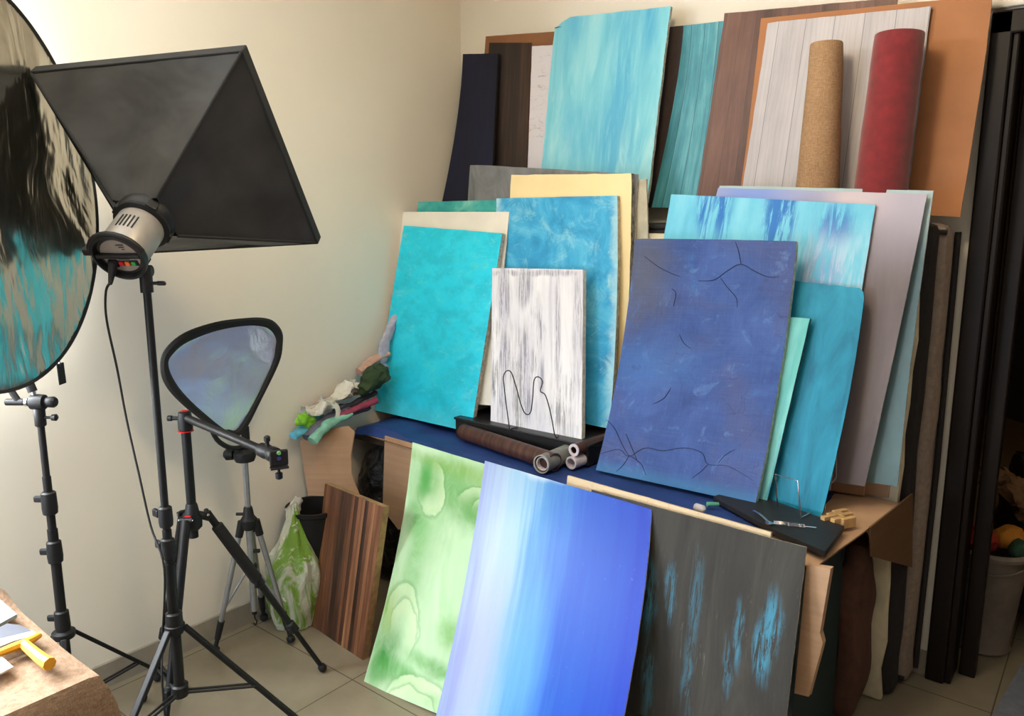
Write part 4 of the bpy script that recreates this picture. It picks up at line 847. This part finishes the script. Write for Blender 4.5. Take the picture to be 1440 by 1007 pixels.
m = MB(); m.box(PB+rgt*.013-upd*.022-BN*.0035, (.056, .018, .006), ax=(rgt, upd, BN), bev=.002); m.box(PB-rgt*.026-upd*.022, (.026, .022, .010), ax=(rgt, upd, BN), bev=.003); part(m, 'socket_plate', M_RUB, hd, owner=pn)
M_PRINT = flat('dark_print', (60, 58, 58), .5)
for dx, dy, w_ in ((.014, .036, .020), (.017, .029, .014), (.019, .022, .007), (.008, -.009, .030)): part(MB().box(PB+rgt*dx+upd*dy-BN*.001, (w_, .0016, .002), ax=(rgt, upd, BN)), 'marking', M_PRINT, hd, owner=pn)
# bracket to the stand
ST = SP+Vector((0, 0, top)); m = MB()
bp = H0+BN*.085-upd*.062; m.box(bp-upd*.008, (.030, .020, .06), ax=(rgt, upd, BN), bev=.003)
m.path([bp-upd*.012, bp-upd*.035+(ST-bp)*.2, ST+Vector((0, 0, .0))], .013, seg=12, sub=4); m.tube(ST-Vector((0, 0, .055)), ST+Vector((0, 0, .012)), .0165)
m.tube(ST-rgt*.01-Vector((0, 0, .03)), ST+rgt*.035-Vector((0, 0, .03)), .0045); m.box(ST+rgt*.042-Vector((0, 0, .03)), (.026, .012, .010), ax=(rgt, upd, BN), bev=.004)
m.lathe([(.008, -.02), (.016, -.018), (.016, .018), (.008, .02)], (bp-upd*.03+ST)/2, rgt, seg=20)
part(m, 'mount_bracket', M_PLAS, hd)
# mains cable
P0 = PB-rgt*.026-upd*.022
m = MB(); m.lathe([(.011, 0), (.011, .012), (.008, .03), (.0055, .05), (.004, .055)], P0+BN*.003, (BN*.55-Vector((0, 0, 1))*.8), seg=14); 
pl = Vector((-2.08, .955, 0)); pts = [P0+(BN*.55-Vector((0, 0, .8))).normalized()*.05]
for px, py, dy in ((149, 410, .90), (150, 450, .91), (165, 520, .93), (178, 590, .95), (196, 670, .96), (212, 740, .965), (231, 800, .965)): pts.append(aty(px, py, dy))
pts += [Vector((-2.09, .975, .40)), Vector((-2.06, .95, .30)), Vector((-2.04, .94, .15)), Vector((-2.02, .93, .03)), Vector((-1.99, .90, .006)), Vector((-1.93, .85, .006)), Vector((-1.84, .86, .006)), Vector((-1.70, .80, .006))]
m.path(pts, .0032, seg=8, sub=6)
tag(m.build('mains_cable', M_RUB, loc=(0, 0, 0)), 'thin black mains cable hanging from the lamp head down to the floor', 'cable')

# ------------------------------------------------------------------ round silver reflector on its stand
g = G('wrinkled_silver_fabric'); n_ = g.noise(sc=(1, 1, .55), scale=3.2, detail=3, rough=.5, dist=1.0, rot=(.5, 0, .2)); n2 = g.noise(sc=(1, 1, .3), scale=11, detail=3, rough=.5, dist=.8, rot=(.7, 0, 0))
g.bump(g.mth('ADD', n_, g.mth('MULTIPLY', n2, .25)), .55, .05)
M_SILVER = g.done((198, 194, 184), .22, 1.0)
DC = Vector((-2.254, .716, 1.695)); DR = .522; yw = .70; tl_ = .03
DN = Vector((math.cos(yw)*math.cos(tl_), math.sin(yw)*math.cos(tl_), math.sin(tl_))); DA = Vector((0, 0, 1)).cross(DN).normalized(); DB = DN.cross(DA)
rf = empty('round_reflector', tuple(DC), 'big round wrinkled silver reflector disc cut by the left edge of the photo', 'reflector')
m = MB(); rg = []
for k in range(28):
    r = DR*k/27; row = []
    for j in range(96):
        a_ = 2*PI*j/96; p = DC+(DA*math.cos(a_)+DB*math.sin(a_))*r; q_ = Vector((math.cos(a_)*r, math.sin(a_)*r, 0))
        e_ = 1 if k < 27 else 0
        row.append(p+DN*e_*(.010*nz(q_, 5, 3)+.005*nz(q_, 14, 6)*(r/DR)) if k else DC+DN*.01*nz((0, 0, 0), 5, 3))
    rg.append(row)
m.rings(rg, cap=False); bmesh.ops.remove_doubles(m.bm, verts=m.bm.verts, dist=1e-5)
part(m, 'silver_fabric', M_SILVER, rf)
m = MB(); m.path([DC+(DA*math.cos(2*PI*j/120)+DB*math.sin(2*PI*j/120))*DR for j in range(120)], .0065, seg=8, loop=True, flat=.6); part(m, 'rim', M_BIND, rf)
tp = atp(82, 517, DC, DN); m = MB(); m.box(tp-Vector((0, 0, .02))+DA*.012, (.035, .004, .062), ax=(DA, DN, DB), bev=.002); part(m, 'fabric_tab', M_BIND, rf)
m = MB(); m.path([tp+DA*.008+Vector((0, 0, .02)), tp+DA*.014+Vector((0, 0, .004)), tp+DA*.006-Vector((0, 0, .004)), tp+DA*.008+Vector((0, 0, .02))], .0015); part(m, 'zip_pull', M_CHROME, rf)
D2 = Vector((-2.37, .815, 0))
s2 = empty('reflector_stand', tuple(D2), 'black light stand with chrome swivel clamp holding the round reflector', 'stand')
v = lambda z, dx=0, dy=0: D2+Vector((dx, dy, z))
for z0_, z1_, r_, nm in ((.86, 1.04, .0095, 'upper_pole'), (.66, .88, .0115, 'middle_pole'), (.15, .72, .014, 'lower_pole')): part(MB().tube(v(z0_), v(z1_), r_), nm, M_BLACK, s2)
part(MB().lathe([(.013, 0), (.015, .003), (.015, .05), (.013, .053)], v(1.03), (0, 0, 1)), 'spigot_sleeve', M_PLAS, s2)
part(MB().tube(v(1.055), v(1.055)+_R*.04, .004).lathe([(.005, 0), (.009, .003), (.010, .014), (.005, .018)], v(1.055)+_R*.032, _R), 'thumb_screw', M_PLAS, s2)
for zc, kz in ((.80, .012), (.65, 0), (.43, .01)):
    m = MB(); leg_clip(m, v(zc), (0, 0, 1), .0145, .07); m.box(v(zc+kz)-_R*.026, (.035, .012, .020), ax=(_R, _fw, _up), rot=(0, 0, 0), bev=.005); part(m, 'clamp_collar', M_PLAS, s2)
m = MB(); m.lathe([(.016, 0), (.030, .004), (.032, .022), (.018, .028)], v(.375), (0, 0, 1)); part(m, 'hub', M_PLAS, s2)
for an in (97, 337, 217):
    a_ = math.radians(an); d = Vector((math.cos(a_), math.sin(a_), 0)); hp = v(.385)+d*.03; L_ = .38 if an == 97 else .27
    ft = v(.014)+d*L_; sd = Vector((-d.y, d.x, 0)); dr = (ft-hp).normalized()
    if ft.x < -2.61: ft.x = -2.61; dr = (ft-hp).normalized(); sd = Vector((0, 0, 1)).cross(dr).normalized()
    m = MB(); m.box((hp+ft)/2, ((ft-hp).length, .017, .012), ax=(dr, sd, dr.cross(sd)), bev=.003); lg = part(m, 'leg', M_BLACK, s2)
    m = MB(); m.lathe([(.009, -.03), (.012, -.02), (.013, .0), (.009, .006)], ft, dr); part(m, 'foot', M_RUB, s2, owner=lg)
    md = hp+(ft-hp)*.55; m = MB()
    for o_ in (-.007, .007): m.tube(v(.17)+d*.018+sd*o_, md+sd*o_, .0035)
    part(m, 'brace', M_BLACK, s2)
# swivel clamp head
t0 = v(1.10); m = MB(); m.lathe([(.010, -.022), (.021, -.018), (.023, 0), (.021, .018), (.010, .022)], t0, _R, seg=24); m.lathe([(.012, 0), (.015, .004), (.016, .022), (.012, .028)], t0+_R*.022, _R, seg=18)
m.tube(t0-_R*.09, t0-_R*.04, .010); m.tube(t0-_R*.055-Vector((0, 0, 0)), t0-_R*.085+Vector((0, 0, .055)), .009); m.tube(t0-_R*.012+Vector((0, 0, .03)), t0-_R*.030+Vector((0, 0, .085)), .0125)
m.tube(v(1.08), t0, .011); m.path([t0-_R*.03+Vector((0, 0, .083)), t0-_R*.005+Vector((0, 0, .09)), t0+_R*.03+Vector((0, 0, .10))], .011, seg=10)
part(m, 'grip_head', M_PLAS, s2)
m = MB(); m.lathe([(.008, 0), (.012, .002), (.012, .010), (.008, .012)], t0-_R*.038, _R); m.lathe([(.007, 0), (.011, .002), (.011, .008), (.007, .010)], t0-_R*.022, _R); m.lathe([(.006, 0), (.008, .02)], t0-_R*.010+Vector((0, 0, .018)), (-.3, 0, 1)); part(m, 'chrome_joint', M_CHROME, s2)

# ------------------------------------------------------------------ silver tripod with triangular reflector
TC = Vector((-2.455, 1.50, 0)); tr = empty('silver_tripod', tuple(TC), 'small silver aluminium tripod with black joints standing by the wall', 'tripod')
v = lambda z, p=TC: Vector((p.x, p.y, z))
part(MB().tube(v(.50), v(.745), .0105), 'centre_column', M_ALU, tr)
part(MB().tube(v(.15), v(.50), .013), 'lower_column', M_ALU, tr)
m = MB(); m.lathe([(.018, 0), (.028, .01), (.030, .04), (.020, .055), (.016, .085), (.013, .09)], v(.475), (0, 0, 1)); m.tube(v(.535)-_R*.045, v(.535)-_R*.01, .006); part(m, 'shoulder', M_PLAS, tr)
m = MB(); m.lathe([(.015, 0), (.020, .004), (.020, .036), (.015, .04)], v(.30), (0, 0, 1)); part(m, 'spreader_hub', M_PLAS, tr); m = MB(); m.box(v(.39)+_R*.02, (.03, .012, .014), ax=(_R, _fw, _up), bev=.003); part(m, 'column_lock', M_PLAS, tr)
m = MB(); m.path([v(.15), v(.12), v(.105)+_R*.007, v(.09), v(.10)-_R*.006], .003, sub=4); m.lathe([(.008, 0), (.010, .005), (.006, .02)], v(.135), (0, 0, 1)); part(m, 'hook', M_PLAS, tr)
for F_ in (Vector((-2.53, 1.371, .012)), Vector((-2.37, 1.597, .012)), Vector((-2.60, 1.63, .012))):
    d = (F_-v(.012)).normalized(); hp = v(.50)+d*.026; dr = (F_-hp).normalized(); L_ = (F_-hp).length
    m = MB(); m.tube(hp, hp+dr*L_*.78, .0105, .0095); lg = part(m, 'leg', M_ALU, tr)
    m = MB(); m.tube(hp-dr*.01, hp+dr*.05, .0155, .014); part(m, 'leg_joint', M_PLAS, tr, owner=lg)
    m = MB(); m.tube(hp+dr*L_*.76, hp+dr*L_*.90, .013, .011); m.tube(hp+dr*L_*.90, F_, .008); m.lathe([(.011, -.02), (.016, -.014), (.016, .0), (.010, .004)], F_, dr); part(m, 'foot', M_RUB, tr, owner=lg)
    m = MB(); m.tube(v(.32)+d*.014, hp+dr*L_*.68, .0045); part(m, 'brace', M_ALU, tr)
m = MB(); m.lathe([(.014, 0), (.034, .006), (.040, .022), (.038, .040), (.02, .052)], v(.735), (0, 0, 1)); m.lathe([(.01, 0), (.02, .006), (.022, .03), (.012, .04)], v(.765)-_R*.035-_up*.0, (-_R.x, -_R.y, 0)); m.tube(v(.775), v(.83), .014)
part(m, 'tripod_head', M_PLAS, tr)
TP = Vector((-2.45, 1.48, .84)); ty_ = math.radians(90); TX = Vector((math.cos(ty_), math.sin(ty_), 0)); TN = Vector((math.sin(ty_), -math.cos(ty_), 0)); TN = (TN*math.cos(-.06)+Vector((0, 0, math.sin(-.06))))
o_px = [(226, 515), (233, 491), (260, 468), (304, 453), (345, 447.5), (370, 447), (385, 452), (396, 466), (397, 484), (392, 510), (368, 560), (343, 607), (325, 613), (305, 606), (260, 572), (233, 542)]
i_px = [(236, 512), (243, 497), (263, 481), (304, 465), (345, 458), (368, 459), (380, 464), (388, 475), (388, 487), (383, 511), (362, 556), (336, 601), (322, 604), (310, 600), (268, 564), (245, 536)]
tf = empty('triangular_reflector', tuple(TP), 'rounded triangular silver reflector with thick black rim on the silver tripod', 'reflector')
out = [atp(x, y, TP, TN) for x, y in o_px]; inn = [atp(x, y, TP, TN) for x, y in i_px]
def smooth_loop(P, s_=5):
    n = len(P); r = []
    for i in range(n):
        a, b, c, d = P[(i-1) % n], P[i], P[(i+1) % n], P[(i+2) % n]
        for k in range(s_):
            t_ = k/s_; r.append(.5*((2*b)+(c-a)*t_+(2*a-5*b+4*c-d)*t_*t_+(3*b-a-3*c+d)*t_**3))
    return r
out, inn = smooth_loop(out), smooth_loop(inn); m = MB()
m.rings([[a+TN*h*1.0 for a in L_] for L_, h in ((inn, .004), ([a*.75+b*.25 for a, b in zip(inn, out)], .010), ([a*.25+b*.75 for a, b in zip(inn, out)], .010), (out, .003), (out, -.004), ([a*.5+b*.5 for a, b in zip(inn, out)], -.009), (inn, -.004))], cap=False, loop=True)
part(m, 'rim', M_BIND, tf)
ce = sum(inn, Vector())/len(inn); m = MB(); rg = []
for k in range(24):
    f_ = k/23; rg.append([ce+(p-ce)*f_*1.02+TN*(.007*nz(ce+(p-ce)*f_, 11, 5)+.0015*nz(ce+(p-ce)*f_, 40, 6))*(1 if k < 23 else 0) for p in inn])
m.rings(rg, cap=False); bmesh.ops.remove_doubles(m.bm, verts=m.bm.verts, dist=1e-5)
g = G('satin_silver_fabric'); n_ = g.noise(scale=9, detail=5, dist=1.2); n2 = g.noise(sc=(1, 1, .25), scale=40, detail=4, dist=.8, rot=(.6, .2, 0)); g.bump(g.mth('ADD', n_, g.mth('MULTIPLY', n2, .2)), .16, .03)
part(m, 'silver_fabric', g.done((214, 220, 232), .30, .82), tf)
hb = atp(345, 612, TP, TN); m = MB(); m.path([hb+Vector((0, 0, .03)), hb-Vector((0, 0, .03)), Vector((-2.45, 1.495, .79))], .016, seg=12, sub=4, flat=.7); m.path([atp(292, 590, TP, TN), atp(305, 618, TP, TN), atp(325, 630, TP, TN), atp(345, 628, TP, TN)], .009, sub=4); part(m, 'handle', M_PLAS, tf)

# ------------------------------------------------------------------ black camera tripod with horizontal column
BC = Vector((-2.265, 1.185, 0)); tb = empty('camera_tripod', tuple(BC), 'black camera tripod with red accents and horizontal centre column, front of the group', 'tripod')
v = lambda z: Vector((BC.x, BC.y, z))
part(MB().tube(v(.60), v(.985), .0145), 'centre_column', M_BLACK, tb)
m = MB(); m.lathe([(.018, 0), (.022, .005), (.022, .04), (.020, .05), (.019, .06), (.012, .064)], v(.955), (0, 0, 1)); m.tube(v(.995)-_R*.045, v(.995), .006); m.lathe([(.006, 0), (.009, .002), (.009, .014), (.006, .016)], v(.995)-_R*.055, _R)
part(m, 'column_head', M_PLAS, tb)
part(MB().lathe([(.0195, 0), (.0235, .001), (.0235, .004), (.0195, .005)], v(.952), (0, 0, 1)), 'red_ring', M_RED, tb); part(MB().lathe([(.008, 0), (.013, .001), (.008, .003)], v(1.018), (0, 0, 1)), 'red_cap', M_RED, tb); part(MB().box(v(.675)-_fw*.033, (.020, .006, .020), ax=(_R, _fw, _up), bev=.001), 'red_badge', M_RED, tb)
AE = atz(372, 634, .965); AS = v(.998)+(AE-v(.998)).normalized()*.01
m = MB(); m.tube(AS, AE, .0125, seg=10); part(m, 'horizontal_arm', M_BLACK, tb)
ad = (AE-AS).normalized(); m = MB(); m.lathe([(.010, -.01), (.020, -.006), (.022, .02), (.018, .035), (.022, .042), (.022, .06), (.012, .066)], AE-ad*.01, ad, seg=24); m.tube(AE+ad*.015, AE+ad*.015+Vector((0, 0, .035)), .006); m.lathe([(.006, 0), (.009, .003), (.009, .014), (.005, .018)], AE+ad*.015+Vector((0, 0, .03)), (0, 0, 1)); part(m, 'ball_head', M_PLAS, tb)
cpos = AE+ad*.062; cd_ = (ad*.7-_fw*.7).normalized(); cx_, cy_, _ = frame(cd_)
m = MB(); m.box(cpos+cd_*.012, (.05, .045, .012), ax=(cx_, cy_, cd_), bev=.004); m.box(cpos+cd_*.012-Vector((0, 0, .028)), (.05, .006, .022), ax=(cx_, cy_, cd_), bev=.002)
m.tube(cpos-Vector((0, 0, .025)), cpos-Vector((0, 0, .05)), .004); m.lathe([(.005, 0), (.010, .003), (.010, .018), (.005, .021)], cpos-Vector((0, 0, .066)), (0, 0, 1)); part(m, 'clamp', M_PLAS, tb)
m = MB(); m.lathe([(.001, 0), (.006, 0), (.005, .003), (.001, .003)], cpos+cd_*.018, cd_); part(m, 'screw', flat('blue_screw', (70, 80, 150), .3, .6), tb)
m = MB(); m.lathe([(.001, 0), (.006, 0), (.005, .004), (.001, .004)], cpos+cd_*.018+cy_*.016, cd_); part(m, 'spirit_level', flat('level_green', (110, 170, 110), .2), tb)
m = MB(); m.lathe([(.018, -.03), (.028, -.02), (.030, .01), (.022, .03), (.018, .055), (.0155, .06)], v(.655), (0, 0, 1)); part(m, 'shoulder', M_PLAS, tb)
for F_, thick in ((Vector((-2.118, 1.554, .012)), 1), (Vector((-2.07, .93, .012)), 0), (Vector((-2.53, 1.15, .012)), 0)):
    d = (F_-v(.012)).normalized(); hp = v(.675)+d*.045; dr = (F_-hp).normalized(); L_ = (F_-hp).length
    m = MB(); m.tube(hp, hp+dr*L_*.40, .0145 if not thick else .012); m.tube(hp+dr*L_*.40, hp+dr*L_*.72, .0115); m.tube(hp+dr*L_*.70, F_, .0085); lg = part(m, 'leg', M_BLACK, tb)
    if thick: m = MB(); m.lathe([(.013, 0), (.019, .006), (.0195, L_*.33), (.013, L_*.34)], hp+dr*L_*.07, dr); part(m, 'foam_grip', M_FOAM, tb, owner=lg)
    for f_ in (.41, .71): m = MB(); m.lathe([(.012, -.022), (.0165, -.018), (.017, .018), (.012, .022)], hp+dr*L_*f_, dr); m.box(hp+dr*L_*f_+_fw*-.016, (.012, .010, .034), ax=(_R, _fw, _up), bev=.003); part(m, 'leg_lock', M_PLAS, tb, owner=lg)
    m = MB(); m.lathe([(.009, -.022), (.014, -.016), (.015, -.002), (.010, .006)], F_, dr); part(m, 'foot', M_RUB, tb, owner=lg)
    m = MB(); m.tube(v(.675)+d*.015, hp+dr*.02, .012, .014); sd = d.cross(Vector((0, 0, 1))); m.tube(hp-sd*.020, hp+sd*.020, .008); part(m, 'hinge', M_PLAS, tb, owner=lg)
    m = MB(); m.tube(hp-sd*.023, hp+sd*.023, .0045); part(m, 'hinge_pin', M_CHROME, tb, owner=lg)

# ------------------------------------------------------------------ burlap covered table at the bottom left
ZB = .72
wt = empty('side_table', (-1.80, .15, 0), 'low table covered in burlap at the bottom left corner', 'table')
part(MB().box((-1.82, .12, ZB-.04), (.62, .80, .03), bev=.004), 'tabletop', M_WOODT, wt)
for x in (-2.08, -1.56):
    for y in (-.23, .46): part(MB().box((x, y, (ZB-.055)/2), (.04, .04, ZB-.055)), 'leg', M_WOODT, wt)
m = MB(); V = {}; nu, nv = 70, 40; cy = .575
for i in range(nu+1):
    for j in range(nv+1):
        # unfolded cloth: s along y (from -.3 to edge and hanging), t along x (from -2.12 to right edge and hanging)
        s_ = -.30 + (1.22)*j/nv; t_ = -2.13 + 1.05*i/nu; x, y, z = t_, s_, ZB
        ex = -1.515; ey = .56
        if t_ > ex: k_ = t_-ex; x = ex + .03*(1-math.exp(-k_*18))+.10*k_ + .012*math.sin(s_*17+1)*min(1, k_*6); z -= max(0, k_-.02)
        if s_ > ey: k2 = s_-ey; y = ey + .03*(1-math.exp(-k2*18))+.05*k2 + .012*math.sin(t_*16)*min(1, k2*6); z = min(z, ZB-max(0, k2-.02))
        z += .006*nz((x, y, 0), 7, 2) if t_ < ex and s_ < ey else 0
        z += .035*math.exp(-((x+2.0)**2+(y-.54)**2)/.004)   # the raised corner fold
        V[i, j, 0] = m.bm.verts.new((x, y, max(z, .02))); V[i, j, 1] = m.bm.verts.new((x-.0015, y-.0015, max(z-.002, .018)))
gridfaces(m, V, nu, nv)
tag(m.build('burlap_cloth', M_BURLAP, loc=(0, 0, 0)), 'coarse tan burlap cloth draped over the low table at bottom left', 'cloth')
q = [atz(-60, 800, .745), atz(2, 845, .745), atz(24, 866, .742), atz(-10, 885, .742), atz(-90, 880, .742)]
m = plate([Vector((p_.x, p_.y, .738)) for p_ in q], .008, (0, 0, 1)); tag(m.build('pale_board', flat('pale_green_grey_board', (140, 150, 146), .5), loc=(0, 0, 0)), 'pale grey green board lying at the back edge of the burlap table', 'board')
q = [atz(-40, 930, .73), atz(0, 925, .73), atz(19, 942, .73), atz(-20, 962, .73)]
m = plate([Vector((p_.x, p_.y, .733)) for p_ in q], .004, (0, 0, 1)); tag(m.build('white_card', flat('white_card', (196, 190, 180), .6, var=.03), loc=(0, 0, 0)), 'corner of a white card below the yellow scraper', 'card')
sc_ = empty('paint_scraper', tuple(atz(30, 915, .735)), 'yellow handled paint scraper with a dark blade lying on the burlap', 'scraper')
zz = .742; W_ = lambda x, y, z=zz: atz(x, y, z)
m = plate([W_(-20, 905), W_(-20, 893), W_(10, 878), W_(28, 880), W_(46, 889), W_(20, 899), W_(-5, 908)], .002, (0, 0, 1)); part(m, 'blade', flat('dark_steel_blade', (36, 40, 56), .6), sc_)
m = plate([W_(-20, 905, .7425), W_(46, 889, .7425), W_(52, 894, .7425), W_(20, 903, .7425), W_(-20, 919, .7425)], .003, (0, 0, 1)); part(m, 'blade_edge', flat('grey_steel_band', (120, 130, 148), .6), sc_)
M_YEL = flat('yellow_plastic', (206, 148, 24), .65, var=.04)
m = MB(); m.path([W_(-10, 922), W_(18, 911), W_(36, 904), W_(56, 893)], .009, sub=5, rf=lambda t_: .7+.4*math.sin(PI*t_)); part(m, 'blade_holder', M_YEL, sc_); m = MB(); m.path([W_(34, 906), W_(48, 918), W_(60, 928), W_(70, 934)], .0125, sub=5, rf=lambda t_: .8+.25*t_); part(m, 'handle', M_YEL, sc_)

# ------------------------------------------------------------------ beyond the doorway
M_FABD = flat('dark_plum_fabric', (52, 38, 44), .9, bump=.3); M_PLB = flat('brown_kraft', (120, 88, 56), .8, var=.2, bump=.4)
bu = empty('bucket', (-.30, 3.26, 0), 'white plastic bucket full of coloured cloths beyond the doorway', 'bucket')
g = G('translucent_white_plastic'); M_WPL = g.done(g.ramp(g.noise(scale=8), [(.3, (96, 88, 80)), (.7, (126, 116, 106))]), .4)
m = MB(); m.lathe([(.10, 0), (.105, .01), (.098, .03), (.128, .38), (.142, .385), (.145, .40), (.132, .41), (.122, .38), (.095, .03), (.001, .03)], (-.30, 3.26, .001), seg=44, cap=False); part(m, 'body', M_WPL, bu)
m = MB(); m.path([Vector((-.30+.13*math.cos(a_), 3.26-.02*abs(math.sin(a_))-.13, .36-.07*math.sin(a_))) if False else Vector((-.30+.138*math.cos(a_), 3.26-.138*math.sin(a_), .385-.05*math.sin(a_))) for a_ in [PI*k/12 for k in range(13)]], .003); part(m, 'handle', M_WPL, bu)
for p_, c_, r_, lb, sd_ in (((-.33, 3.25, .42), (170, 50, 34), (.07, .07, .05), 'red cloth on top of the bucket', 1), ((-.25, 3.28, .44), (200, 130, 40), (.05, .05, .045), 'orange yellow cloth in the bucket', 2), ((-.37, 3.30, .43), (170, 110, 84), (.045, .05, .04), 'peach cloth at the left rim of the bucket', 3), ((-.21, 3.24, .42), (40, 72, 56), (.035, .05, .035), 'dark green cloth at the right rim of the bucket', 4)):
    cl('folded_cloth', fab('bucket_cloth_%d' % sd_, c_), blob(p_, r_, sd_, .3, 14, 4, crease=.3), lb)
cl('black_bag', M_BIN, blob((-.12, 3.50, .42), (.20, .16, .42), 5, .15, 5, 5, crease=.2, zmin=.003), 'large black bin bag standing behind the white bucket', 'bag')
cl('paper_bag', M_PLB, clothroll([aty(1362, 672, 3.42), aty(1385, 664, 3.38), aty(1410, 672, 3.36), aty(1436, 700, 3.36), aty(1446, 730, 3.38)], .055, 14, .5, seg=28, amp=.3), 'crumpled brown paper lying over the black bin bag', 'paper')
cl('hanging_cloth', M_FABD, blob((.14, 3.66, .50), (.13, .12, .50), 6, .2, 6, 4, crease=.3, zmin=.005), 'dark plum cloth bundle at the right of the black bin bag', 'cloth')
m = MB(); V = {}; nu, nv = 60, 12
for i in range(nu+1):
    for j in range(nv+1):
        u, v_ = i/nu, j/nv; x = -.62+1.5*u; y = 3.92+.035*math.sin(u*48)+.01*math.sin(u*19+v_*3); V[i, j, 0] = m.bm.verts.new((x, y, .75+1.57*v_)); V[i, j, 1] = m.bm.verts.new((x, y+.004, .75+1.57*v_))
gridfaces(m, V, nu, nv); tag(m.build('curtain', flat('dark_brown_curtain', (40, 26, 20), .9), loc=(0, 0, 0)), 'dark brown curtain hanging in the hall beyond the doorway', 'curtain')
m = MB(); m.tube((-1.2, 3.92, 2.33), (1.5, 3.92, 2.33), .012); tag(m.build('curtain_rail', M_DWOOD, loc=(0, 0, 0)), 'thin rail carrying the dark hall curtain', 'rail')
q = [atz(1440, 930, .004), atz(1500, 900, .004), atz(1560, 1040, .004), atz(1375, 1040, .004)]
m = plate([Vector((p_.x, p_.y, .002)) for p_ in q], .006, (0, 0, 1)); tag(m.build('floor_mat', flat('blue_grey_mat', (106, 112, 124), .8, bump=.2), loc=(0, 0, 0)), 'blue grey mat on the floor at the bottom right corner', 'mat')
for o in COL.objects:
    if o.parent is None and 'label' in o:
        n = o.name.split('.')[0]
        if n in ('backdrop_board', 'backdrop_panel', 'backdrop_sheet', 'plywood_board'): o['group'] = 'photography backdrop boards'
        elif n == 'folded_cloth' and 'bucket' not in o['label']: o['group'] = 'folded cloths on the left end of the table'
        elif n == 'folded_cloth': o['group'] = 'cloths in the white bucket'
        elif n == 'paper_tube': o['group'] = 'rolled tubes at the table edge'
        elif n == 'mattress': o['group'] = 'mattresses standing against the back wall'
SC.view_settings.view_transform = 'Standard'; SC.view_settings.look = 'None'; SC.view_settings.gamma = 1
SC.view_settings.exposure = 1.1
